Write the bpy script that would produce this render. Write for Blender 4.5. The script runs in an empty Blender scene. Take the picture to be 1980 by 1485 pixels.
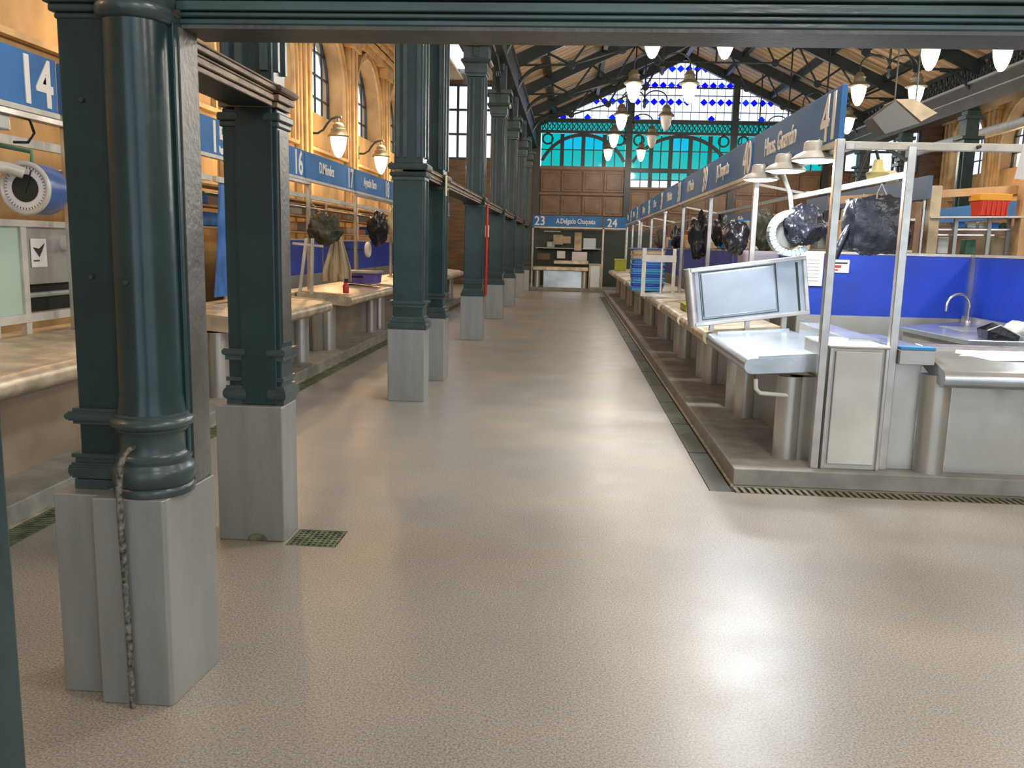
import bpy, bmesh, math, random
from mathutils import Vector, Matrix, noise
random.seed(4)
PI = math.pi
S = bpy.context.scene
COL = S.collection

# ------------------------------------------------------------------ camera
F, CX, CY, CAMH = 1650.0, 990.0, 742.5, 1.6
VX, VY, TILT = 1104.0, 476.0, 0.035
Yc = Vector((VX - CX, -(VY - CY), -F)).normalized()
a = Vector((1, -TILT, 0)); cz = -(a.dot(Yc)) / Yc.z
Xc = Vector((1, -TILT, cz)).normalized()
Zc = Xc.cross(Yc)
Rwc = Matrix((Xc, Yc, Zc)).transposed()          # world -> camera
cam = bpy.data.cameras.new('camera'); camo = bpy.data.objects.new('camera', cam); COL.objects.link(camo)
cam.sensor_fit = 'HORIZONTAL'; cam.sensor_width = 36; cam.lens = F / 1980 * 36
cam.clip_start = 0.05; cam.clip_end = 300
camo.matrix_world = Matrix.Translation((0, 0, CAMH)) @ Rwc.transposed().to_4x4()
S.camera = camo

# ------------------------------------------------------------------ world, exposure
w = bpy.data.worlds.new('sky'); S.world = w; w.use_nodes = True
bg = w.node_tree.nodes['Background']; bg.inputs[0].default_value = (0.74, 0.87, 1.0, 1); bg.inputs[1].default_value = 1.9
S.view_settings.view_transform = 'Standard'; S.view_settings.look = 'None'
S.view_settings.exposure = 0.36; S.view_settings.gamma = 1; S.view_settings.use_curve_mapping = False

WARM = (1.0, 0.66, 0.34); SOFT = (1.0, 0.90, 0.76)
def lamp_light(loc, power, color, r=0.12):
    L = bpy.data.lights.new('lamp_light', 'POINT'); L.energy = power; L.color = color; L.shadow_soft_size = r
    o = bpy.data.objects.new('lamp_light', L); COL.objects.link(o); o.location = loc
    return o

# ------------------------------------------------------------------ materials
MATS = {}
def mat(name, col, rough=0.5, metal=0.0, nz=None, amt=0.0, col2=None, bump=0.0, bscale=None, stretch=None, emis=None, spec=None, trans=None, coat=0):
    m = bpy.data.materials.new(name); m.use_nodes = True; nt = m.node_tree; N = nt.nodes; L = nt.links
    b = N['Principled BSDF']; b.inputs['Base Color'].default_value = (*col, 1)
    b.inputs['Roughness'].default_value = rough; b.inputs['Metallic'].default_value = metal
    if spec is not None: b.inputs['Specular IOR Level'].default_value = spec
    if coat: b.inputs['Coat Weight'].default_value = coat
    tc = N.new('ShaderNodeTexCoord'); mp = N.new('ShaderNodeMapping'); L.new(tc.outputs['Object'], mp.inputs[0])
    if stretch: mp.inputs['Scale'].default_value = stretch
    if nz:
        t = N.new('ShaderNodeTexNoise'); t.inputs['Scale'].default_value = nz; t.inputs['Detail'].default_value = 5
        L.new(mp.outputs[0], t.inputs['Vector'])
        r = N.new('ShaderNodeValToRGB'); r.color_ramp.elements[0].position = 0.35; r.color_ramp.elements[1].position = 0.65
        c2 = col2 or tuple(max(0, c * (1 - amt)) for c in col); c1 = col if col2 else tuple(min(1, c * (1 + amt)) for c in col)
        r.color_ramp.elements[0].color = (*c2, 1); r.color_ramp.elements[1].color = (*c1, 1)
        L.new(t.outputs['Fac'], r.inputs[0]); L.new(r.outputs[0], b.inputs['Base Color'])
    if bump:
        t2 = N.new('ShaderNodeTexNoise'); t2.inputs['Scale'].default_value = bscale or 30; t2.inputs['Detail'].default_value = 3
        L.new(mp.outputs[0], t2.inputs['Vector'])
        bp = N.new('ShaderNodeBump'); bp.inputs['Strength'].default_value = bump; bp.inputs['Distance'].default_value = 0.02
        L.new(t2.outputs['Fac'], bp.inputs['Height']); L.new(bp.outputs[0], b.inputs['Normal'])
    if emis: b.inputs['Emission Color'].default_value = (*emis[:3], 1); b.inputs['Emission Strength'].default_value = emis[3]
    MATS[name] = m
    return m
def glass(name, tint, gloss=0.12, haze=0.0):
    m = bpy.data.materials.new(name); m.use_nodes = True; nt = m.node_tree; N = nt.nodes; L = nt.links
    for n in list(N):
        if n.type != 'OUTPUT_MATERIAL': N.remove(n)
    out = [n for n in N if n.type == 'OUTPUT_MATERIAL'][0]
    t = N.new('ShaderNodeBsdfTransparent'); t.inputs[0].default_value = (*tint, 1)
    g = N.new('ShaderNodeBsdfGlossy'); g.inputs['Roughness'].default_value = 0.1
    mx = N.new('ShaderNodeMixShader'); mx.inputs[0].default_value = gloss
    L.new(t.outputs[0], mx.inputs[1]); L.new(g.outputs[0], mx.inputs[2]); L.new(mx.outputs[0], out.inputs[0])
    MATS[name] = m; return m

GREEN = mat('green_iron_paint', (0.013, 0.036, 0.039), 0.25, 0, 3, 0.22, bump=0.06, bscale=14, spec=.45)
GREENM = mat('green_iron_moulding', (0.036, 0.058, 0.057), 0.30, 0, 6, 0.22, bump=0.07, bscale=20, spec=.45)
GREEND = mat('dark_iron', (0.010, 0.017, 0.017), 0.45, 0, 6, 0.3)
BEAMM = mat('beam_paint', (0.045, 0.085, 0.08), 0.28, 0, 2.5, 0.4, bump=0.1, bscale=14, stretch=(0.6, 3, 3))
WORN = mat('worn_grey_green_paint', (0.085, 0.084, 0.074), 0.38, 0, 4, 0.35, bump=0.15, bscale=40)  # worn paint with the brownish light on the pier side mixed in
BEAMW = mat('worn_beam_paint', (0.17, 0.12, 0.075), 0.5, 0, 9, 0.5, bump=0.3, stretch=(2, .5, 2))
PLINTH = mat('plinth_steel', (0.27, 0.28, 0.265), 0.42, 0.4, 3, 0.10, bump=0.05, bscale=60, stretch=(3, 3, 0.5))
STEEL = mat('brushed_steel', (0.50, 0.495, 0.46), 0.34, 0.72, 1.8, 0.10, bump=0.06, bscale=9, stretch=(1, 1, 0.8))
STEELB = mat('bright_steel_top', (0.52, 0.57, 0.61), 0.24, 0.8, 2.2, 0.16, bump=0.08, bscale=9)
STEELF = mat('flap_steel', (0.34, 0.375, 0.42), 0.26, 0.7, 1.6, 0.14, bump=0.08, bscale=7)
STEELW = mat('stained_steel_top', (0.52, 0.44, 0.32), 0.38, 0.45, 5, 0.3, bump=0.25, bscale=14)
STEELP = mat('polished_tube', (0.55, 0.53, 0.50), 0.25, 0.85, 8, 0.12)
STEELK = mat('warm_panel_steel', (0.36, 0.29, 0.21), 0.4, 0.5, 1.5, 0.2, bump=0.05, bscale=8)
CREAM = mat('cream_metal', (0.52, 0.50, 0.44), 0.4, 0.1, 7, 0.12)
SIGN = mat('sign_blue', (0.045, 0.17, 0.42), 0.55, 0, 2, 0.12, spec=.2)
LETTER = mat('letter_white', (0.80, 0.78, 0.72), 0.5)
BLUE = mat('royal_blue_panel', (0.013, 0.048, 0.40), 0.38, 0, 1.2, 0.2)
BLUE2 = mat('tarp_blue', (0.03, 0.16, 0.5), 0.5, 0, 4, 0.3)
STONE = mat('ochre_stone', (0.44, 0.275, 0.115), 0.85, 0, 1.6, 0.25, bump=0.3, bscale=12, stretch=(1, 1, 0.6))
STONE2 = mat('ochre_stone_trim', (0.50, 0.335, 0.155), 0.85, 0, 2.5, 0.2, bump=0.3, bscale=14)
WOOD = mat('brown_wood_panel', (0.10, 0.055, 0.026), 0.5, 0, 2, 0.35, stretch=(1, 1, 4))
WOODF = mat('brown_wood_frame', (0.135, 0.075, 0.038), 0.5, 0, 3, 0.25)
TAN = mat('tan_laminate', (0.50, 0.30, 0.13), 0.5, 0, 4, 0.2)
TAN2 = mat('pale_cardboard', (0.52, 0.42, 0.28), 0.7, 0, 5, 0.2)
BOARD = mat('roof_board', (0.50, 0.35, 0.20), 0.6, 0, 2.5, 0.3, stretch=(0.5, 6, 1))
BOARD2 = mat('roof_board_dark', (0.36, 0.24, 0.14), 0.6, 0, 2.5, 0.3, stretch=(0.5, 6, 1))
AISLE = mat('aisle_ceiling', (0.60, 0.42, 0.18), 0.8, 0, 2, 0.1)
CURB = mat('curb_concrete', (0.235, 0.228, 0.20), 0.6, 0, 6, 0.18, bump=0.1, bscale=60)
CURBE = mat('kerb_edge_steel', (0.34, 0.30, 0.22), 0.5, 0.2, 9, 0.3)
DARK = mat('drain_dark', (0.008, 0.008, 0.007), 0.9)
GRATE = mat('drain_cover_green', (0.07, 0.068, 0.05), 0.55, 0.1, 5, 0.6, col2=(0.035, 0.045, 0.032), bump=0.2)
GRATEB = mat('grating_bar', (0.17, 0.155, 0.11), 0.5, 0.3, 12, 0.4)
GRATEG = mat('mossy_grating', (0.12, 0.14, 0.08), 0.7, 0.1, 14, 0.5)
BAG = mat('black_plastic_bag', (0.010, 0.012, 0.018), 0.28, 0, 6, 0.4, bump=0.4, bscale=18)
BAGG = mat('olive_bag', (0.05, 0.05, 0.03), 0.5, 0, 6, 0.4, bump=0.3)
APRON = mat('beige_apron', (0.52, 0.44, 0.29), 0.8, 0, 3, 0.12)
WHITE = mat('white_plastic', (0.62, 0.62, 0.58), 0.4)
PAPER = mat('white_paper', (0.70, 0.68, 0.66), 0.8)
INK = mat('black_ink', (0.02, 0.02, 0.025), 0.7)
REDINK = mat('red_ink', (0.45, 0.05, 0.02), 0.7)
PURPLE = mat('purple_crate', (0.08, 0.06, 0.28), 0.5, 0, 6, 0.25)
ORANGE = mat('red_crate', (0.62, 0.045, 0.02), 0.4)
YELLOW = mat('amber_rim', (0.75, 0.33, 0.02), 0.4)
LIME = mat('lime_plastic', (0.36, 0.40, 0.01), 0.4, 0, 4, 0.1)
CYAN = mat('light_blue_plastic', (0.04, 0.28, 0.62), 0.35)
PALEG = mat('pale_green_glass', (0.42, 0.55, 0.46), 0.2)
REDP = mat('red_paint', (0.45, 0.03, 0.02), 0.4)
GREENP = mat('green_plastic', (0.05, 0.16, 0.09), 0.5)
SCALEB = mat('scale_blue', (0.05, 0.11, 0.30), 0.3)
ENAMEL = mat('grey_enamel', (0.36, 0.38, 0.36), 0.3, 0.3)
SCALEG = mat('faded_blue_board', (0.07, 0.11, 0.17), 0.5)
ENAMEL2 = mat('dull_grey_enamel', (0.10, 0.10, 0.095), 0.5)
SHADE = mat('lamp_shade_metal', (0.20, 0.18, 0.13), 0.4, 0.3)
GLOBEW = mat('globe_warm', (0.9, 0.8, 0.7), 0.3, emis=(1.0, 0.86, 0.64, 3.2))
GLOBED = mat('globe_unlit', (0.50, 0.47, 0.44), 0.3)
TUBEW = mat('lit_dish', (0.9, 0.9, 1.0), 0.3, emis=(0.93, 0.95, 1.0, 2.2))
PIPEM = mat('peeling_pipe', (0.20, 0.19, 0.15), 0.6, 0, 55, 0.4, col2=(0.012, 0.018, 0.018), bump=0.3)
G_CLEAR = glass('clear_pane', (0.90, 0.91, 0.97))
G_CYAN = glass('cyan_pane', (0.03, 0.52, 0.49), 0.06)
G_CYAN2 = glass('deep_cyan_pane', (0.03, 0.54, 0.62), 0.06)
G_BLUE = glass('blue_pane', (0.01, 0.02, 0.75), 0.06)
G_BLUE2 = glass('azure_pane', (0.01, 0.12, 0.80), 0.06)
G_ROSE = glass('pale_rose_pane', (0.86, 0.80, 0.92))
G_LEM = glass('pale_lemon_pane', (0.86, 0.86, 0.78))

# floor: glossy speckled resin with its own mottling
def floor_mat():
    m = bpy.data.materials.new('resin_floor'); m.use_nodes = True; N = m.node_tree.nodes; L = m.node_tree.links; b = N['Principled BSDF']
    tc = N.new('ShaderNodeTexCoord')
    n1 = N.new('ShaderNodeTexNoise'); n1.inputs['Scale'].default_value = 120; n1.inputs['Detail'].default_value = 3; L.new(tc.outputs['Object'], n1.inputs[0])
    n2 = N.new('ShaderNodeTexNoise'); n2.inputs['Scale'].default_value = 0.9; n2.inputs['Detail'].default_value = 4; L.new(tc.outputs['Object'], n2.inputs[0])
    r = N.new('ShaderNodeValToRGB'); r.color_ramp.elements[0].position = .32; r.color_ramp.elements[1].position = .68
    r.color_ramp.elements[0].color = (0.155, 0.149, 0.131, 1); r.color_ramp.elements[1].color = (0.385, 0.365, 0.32, 1)
    L.new(n1.outputs['Fac'], r.inputs[0])
    r2 = N.new('ShaderNodeValToRGB'); r2.color_ramp.elements[0].position = .35; r2.color_ramp.elements[1].position = .7
    r2.color_ramp.elements[0].color = (0.84, 0.85, 0.88, 1); r2.color_ramp.elements[1].color = (1.06, 1.0, 0.93, 1)
    L.new(n2.outputs['Fac'], r2.inputs[0])
    mx = N.new('ShaderNodeMix'); mx.data_type = 'RGBA'; mx.blend_type = 'MULTIPLY'; mx.inputs[0].default_value = 1
    L.new(r.outputs[0], mx.inputs[6]); L.new(r2.outputs[0], mx.inputs[7]); L.new(mx.outputs[2], b.inputs['Base Color'])
    b.inputs['Specular IOR Level'].default_value = 0.36
    n3 = N.new('ShaderNodeTexNoise'); n3.inputs['Scale'].default_value = 3; n3.inputs['Detail'].default_value = 6; L.new(tc.outputs['Object'], n3.inputs[0])
    mr = N.new('ShaderNodeMapRange'); mr.inputs['To Min'].default_value = 0.27; mr.inputs['To Max'].default_value = 0.46
    L.new(n3.outputs['Fac'], mr.inputs[0]); L.new(mr.outputs[0], b.inputs['Roughness'])
    bp = N.new('ShaderNodeBump'); bp.inputs['Strength'].default_value = 0.12; bp.inputs['Distance'].default_value = 0.01
    L.new(n3.outputs['Fac'], bp.inputs['Height']); L.new(bp.outputs[0], b.inputs['Normal'])
    return m
FLOOR = floor_mat()

# ------------------------------------------------------------------ mesh helpers
class MB:
    def __init__(s): s.v = []; s.f = []
    def add(s, vs, fs):
        o = len(s.v); s.v += [Vector(v) for v in vs]; s.f += [tuple(i + o for i in f) for f in fs]; return s
    def box(s, x0, x1, y0, y1, z0, z1):
        return s.add([(x0,y0,z0),(x1,y0,z0),(x1,y1,z0),(x0,y1,z0),(x0,y0,z1),(x1,y0,z1),(x1,y1,z1),(x0,y1,z1)],
                     [(0,3,2,1),(4,5,6,7),(0,1,5,4),(1,2,6,5),(2,3,7,6),(3,0,4,7)])
    def bar(s, p, q, w, h=None, up=(0, 0, 1)):
        p, q = Vector(p), Vector(q); h = h or w; d = (q - p).normalized(); u = Vector(up)
        if abs(d.dot(u)) > .98: u = Vector((0, 1, 0))
        sd = d.cross(u).normalized(); u = sd.cross(d)
        a, b = sd * w / 2, u * h / 2
        vs = [p-a-b, p+a-b, p+a+b, p-a+b, q-a-b, q+a-b, q+a+b, q-a+b]
        return s.add(vs, [(0,3,2,1),(4,5,6,7),(0,1,5,4),(1,2,6,5),(2,3,7,6),(3,0,4,7)])
    def tube(s, pts, r, n=10, closed=False):
        pts = [Vector(p) for p in pts]; m = len(pts); rings = []; prev = None
        rr = r if isinstance(r, (list, tuple)) else [r] * m
        for i, p in enumerate(pts):
            if closed: d = (pts[(i+1) % m] - pts[i-1]).normalized()
            else: d = (pts[min(i+1, m-1)] - pts[max(i-1, 0)]).normalized()
            if prev is None:
                u = Vector((0,0,1)) if abs(d.z) < .9 else Vector((1,0,0)); u = (u - d * u.dot(d)).normalized()
            else: u = (prev - d * prev.dot(d)).normalized()
            prev = u; v = d.cross(u)
            rings.append([p + (u * math.cos(2*PI*k/n) + v * math.sin(2*PI*k/n)) * rr[i] for k in range(n)])
        vs = [q for R_ in rings for q in R_]; fs = []
        for i in range(m if closed else m - 1):
            j = (i + 1) % m
            for k in range(n): fs.append((i*n+k, i*n+(k+1) % n, j*n+(k+1) % n, j*n+k))
        if not closed: fs += [tuple(range(n))[::-1], tuple((m-1)*n+k for k in range(n))]
        return s.add(vs, fs)
    def lathe(s, prof, c, n=24, axis='z'):
        vs = []; fs = []
        for r, h in prof:
            for k in range(n):
                A, B = r * math.cos(2*PI*k/n), r * math.sin(2*PI*k/n)
                vs.append({'z': (c[0]+A, c[1]+B, c[2]+h), 'y': (c[0]+A, c[1]+h, c[2]+B), 'x': (c[0]+h, c[1]+A, c[2]+B)}[axis])
        for i in range(len(prof) - 1):
            for k in range(n): fs.append((i*n+k, i*n+(k+1) % n, (i+1)*n+(k+1) % n, (i+1)*n+k))
        fs += [tuple(range(n))[::-1], tuple((len(prof)-1)*n+k for k in range(n))]
        return s.add(vs, fs)
    def prism(s, poly, off):
        n = len(poly); o = Vector(off); p = [Vector(q) for q in poly]
        return s.add(p + [q + o for q in p], [tuple(range(n))[::-1], tuple(range(n, 2*n))] + [(k, (k+1) % n, n+(k+1) % n, n+k) for k in range(n)])
ORG = {}
MESHC = {}
def obj(name, mb, m, parent=None, loc=None, smooth=False, bevel=0.0, kind=None, label=None, seg=2):
    if parent is not None: o0 = ORG[parent.name]
    elif loc is not None: o0 = Vector(loc)
    else:
        n = len(mb.v); o0 = Vector((sum(v.x for v in mb.v)/n, sum(v.y for v in mb.v)/n, min(v.z for v in mb.v)))
    me = bpy.data.meshes.new(name); me.from_pydata([tuple(v - o0) for v in mb.v], [], mb.f); me.update()
    bm = bmesh.new(); bm.from_mesh(me); bmesh.ops.recalc_face_normals(bm, faces=bm.faces); bm.to_mesh(me); bm.free()
    if smooth:
        for p in me.polygons: p.use_smooth = True
    o = bpy.data.objects.new(name, me); me.materials.append(m); COL.objects.link(o)
    if parent is not None: o.parent = parent
    else: o.location = o0
    ORG[o.name] = o0
    if smooth:
        md = o.modifiers.new('es', 'EDGE_SPLIT'); md.split_angle = math.radians(50)
    if bevel:
        md = o.modifiers.new('bv', 'BEVEL'); md.width = bevel; md.segments = seg; md.limit_method = 'ANGLE'
    if kind: o['kind'] = kind
    if label: o['label'] = label
    return o
def tag(o, label, cat, group=None):
    o['label'] = label; o['category'] = cat
    if group: o['group'] = group
    o['kind'] = 'thing'
    return o
def thing(name, label, cat, loc, group=None):
    o = bpy.data.objects.new(name, None); COL.objects.link(o); o.location = loc; o.empty_display_size = .1
    ORG[o.name] = Vector(loc); return tag(o, label, cat, group)
def struct(name, mb, m, parent=None, **k):
    o = obj(name, mb, m, parent, **k)
    if parent is None: o['kind'] = 'structure'
    return o
def sroot(name, loc=(0, 0, 0)):
    o = bpy.data.objects.new(name, None); COL.objects.link(o); o.location = loc; ORG[o.name] = Vector(loc); o['kind'] = 'structure'; return o
def copy_tree(o, delta=None, parent=None, label=None):
    c = o.copy(); COL.objects.link(c); c.parent = parent
    if parent is None and delta is not None: c.location = o.location + Vector(delta)
    ORG[c.name] = ORG[o.name] + (Vector(delta) if delta is not None else Vector())
    if label: c['label'] = label
    for ch in list(o.children): copy_tree(ch, delta, c)
    return c
def inst(o, delta, parent):
    c = o.copy(); COL.objects.link(c); c.parent = parent; c.location = o.location + Vector(delta)
    ORG[c.name] = ORG[parent.name]; return c
def text(name, body, size, m, parent, pos, ux, uz, align='LEFT', sx=1.0, ext=0.004, label=None, bold=0.0):
    cu = bpy.data.curves.new(name, 'FONT'); cu.body = body; cu.size = size; cu.extrude = ext; cu.align_x = align; cu.align_y = 'BOTTOM_BASELINE'
    cu.offset = bold; cu.resolution_u = 3
    cu.materials.append(m); o = bpy.data.objects.new(name, cu); COL.objects.link(o)
    ux, uz = Vector(ux), Vector(uz); nn = ux.cross(uz)
    M = Matrix((ux * sx, uz, nn)).transposed().to_4x4(); M.translation = Vector(pos) - ORG[parent.name]
    o.parent = parent; o.matrix_local = M
    TEXTS.append(o)
    if label: o['label'] = label
    return o
TEXTS = []
def blob(c, d, seed, amp=0.18, sub=4, fold=5.0, m=None, sag=0.0, tie=0.0, boxy=0.0):
    bm = bmesh.new(); bmesh.ops.create_icosphere(bm, subdivisions=sub, radius=1)
    for v in bm.verts:
        p = v.co.copy(); q = p * 1.6 + Vector((seed * 7.1, seed * 3.3, seed))
        r = 1 + amp * noise.noise(q) * 2 + amp * 0.55 * abs(noise.noise(Vector((p.x * fold, p.y * fold, p.z * 1.2)) + Vector((seed, 0, 0)))) * 2
        if boxy: mx_ = max(abs(p.x), abs(p.y), abs(p.z)); p = p * (1 - boxy + boxy / mx_ * .82)
        p = p * r
        if tie and p.z > 0.55: k = max(0.16, 1 - (p.z - .55) * tie); p.x *= k; p.y *= k
        if p.z < 0: p.x *= 1 + sag * 0.3; p.y *= 1 + sag * 0.3; p.z *= 1 - sag * 0.25
        v.co = p
    mb = MB(); mb.v = [Vector((c[0] + v.co.x * d[0], c[1] + v.co.y * d[1], c[2] + v.co.z * d[2])) for v in bm.verts]
    mb.f = [tuple(x.index for x in f.verts) for f in bm.faces]; bm.free(); return mb

# ================================================================== SETTING
# ---- floor with recessed drain channels
X0, X1, Y0, Y1 = -5.8, 13.9, -9.0, 34.0
holes = [(-3.0, -2.83, 1.0, 28.0), (0.985, 1.15, 5.62, 28.0), (1.15, 3.75, 5.60, 5.76), (-1.455, -1.185, 4.235, 4.495)]
xs = sorted({X0, X1, *[h[0] for h in holes], *[h[1] for h in holes]}); ys = sorted({Y0, Y1, *[h[2] for h in holes], *[h[3] for h in holes]})
fm = MB(); vi = {}
for i, x in enumerate(xs):
    for j, y in enumerate(ys): vi[i, j] = len(fm.v); fm.v.append(Vector((x, y, 0)))
for i in range(len(xs) - 1):
    for j in range(len(ys) - 1):
        cx, cy = (xs[i] + xs[i+1]) / 2, (ys[j] + ys[j+1]) / 2
        if any(h[0] < cx < h[1] and h[2] < cy < h[3] for h in holes): continue
        fm.f.append((vi[i, j], vi[i+1, j], vi[i+1, j+1], vi[i, j+1]))
struct('floor', fm, FLOOR, loc=(0, 0, 0))
chan = MB()
for h in holes:
    chan.box(h[0], h[1], h[2], h[3], -0.09, -0.06)
    for a_, b_, c_, d_ in ((h[0]-.01, h[0], h[2], h[3]), (h[1], h[1]+.01, h[2], h[3]), (h[0], h[1], h[2]-.01, h[2]), (h[0], h[1], h[3], h[3]+.01)):
        chan.box(a_, b_, c_, d_, -0.09, -0.001)
struct('trim_1', chan, DARK, loc=(0, 0, -0.09))

# ---- kerb platforms of the stalls
def kerb(name, x0, x1, y0, y1):
    o = struct(name, MB().box(x0, x1, y0, y1, -0.0, 0.12), CURB, bevel=0.008)
    return o
k1 = kerb('trim_2', 1.172, 6.9, 5.79, 30.2)
struct('edge_strip', MB().box(1.152, 1.172, 5.775, 30.2, 0.0, 0.010), CURBE, k1)
k2 = kerb('trim_3', -5.75, -3.02, -1.0, 31.0)
struct('edge_strip', MB().box(-3.02, -3.0, -1.0, 28.0, 0.0, 0.010), CURBE, k2)
kerb('trim_4', -2.2, 6.0, 30.85, 33.9)

# ---- drains
d = thing('drain_cover', 'long dark green slotted drain cover beside the right stall kerb', 'drain', (1.067, 5.62, 0))
pl = obj('cover_plate', MB().box(0.992, 1.143, 5.63, 6.72, -0.028, -0.003), GRATE, d, bevel=.003, seg=1)
for k in range(1, 20): inst(pl, (0, 1.118 * k, 0), d)
d = thing('drain_grating', 'slatted drain grating along the front of the right stall kerb', 'drain', (2.4, 5.68, 0))
bar = obj('bar', MB().prism([(1.17, 5.605, -.02), (1.195, 5.605, -.02), (1.185, 5.755, -.02), (1.160, 5.755, -.02)], (0, 0, .019)), GRATEB, d)
for k in range(1, 55): inst(bar, (0.0465 * k, 0, 0), d)
obj('frame', MB().box(1.152, 3.74, 5.600, 5.610, -.03, 0.001).box(1.152, 3.74, 5.752, 5.761, -.03, 0.001), GRATEB, d)
d = thing('left_drain_grating', 'long green stained grating beside the left stall kerb', 'drain', (-2.915, 3, 0)); d.name = 'floor_grating'
ORG[d.name] = Vector((-2.915, 3, 0))
sec = MB().box(-2.997, -2.985, 1.01, 1.98, -.02, -.001).box(-2.845, -2.833, 1.01, 1.98, -.02, -.001)
for k in range(32): sec.box(-2.985, -2.845, 1.012 + k * .0305, 1.030 + k * .0305, -.018, -.002)
gs = obj('grate_section', sec, GRATEG, d)
for k in range(1, 27): inst(gs, (0, k * 1.0, 0), d)
d = thing('drain_grate', 'small square green grate at the foot of the second column', 'drain', (-1.32, 4.36, 0))
g = MB()
for k in range(9): g.box(-1.452 + k * .0305, -1.440 + k * .0305, 4.237, 4.493, -.016, -.001)
obj('bar', g, GRATEG, d, kind='stuff')
g = MB()
for k in range(8): g.box(-1.452, -1.188, 4.240 + k * .033, 4.252 + k * .033, -.014, -.0005)
g.box(-1.455, -1.185, 4.235, 4.242, -.02, 0.001).box(-1.455, -1.185, 4.488, 4.495, -.02, 0.001)
obj('cross_bar', g, GRATEG, d)

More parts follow.
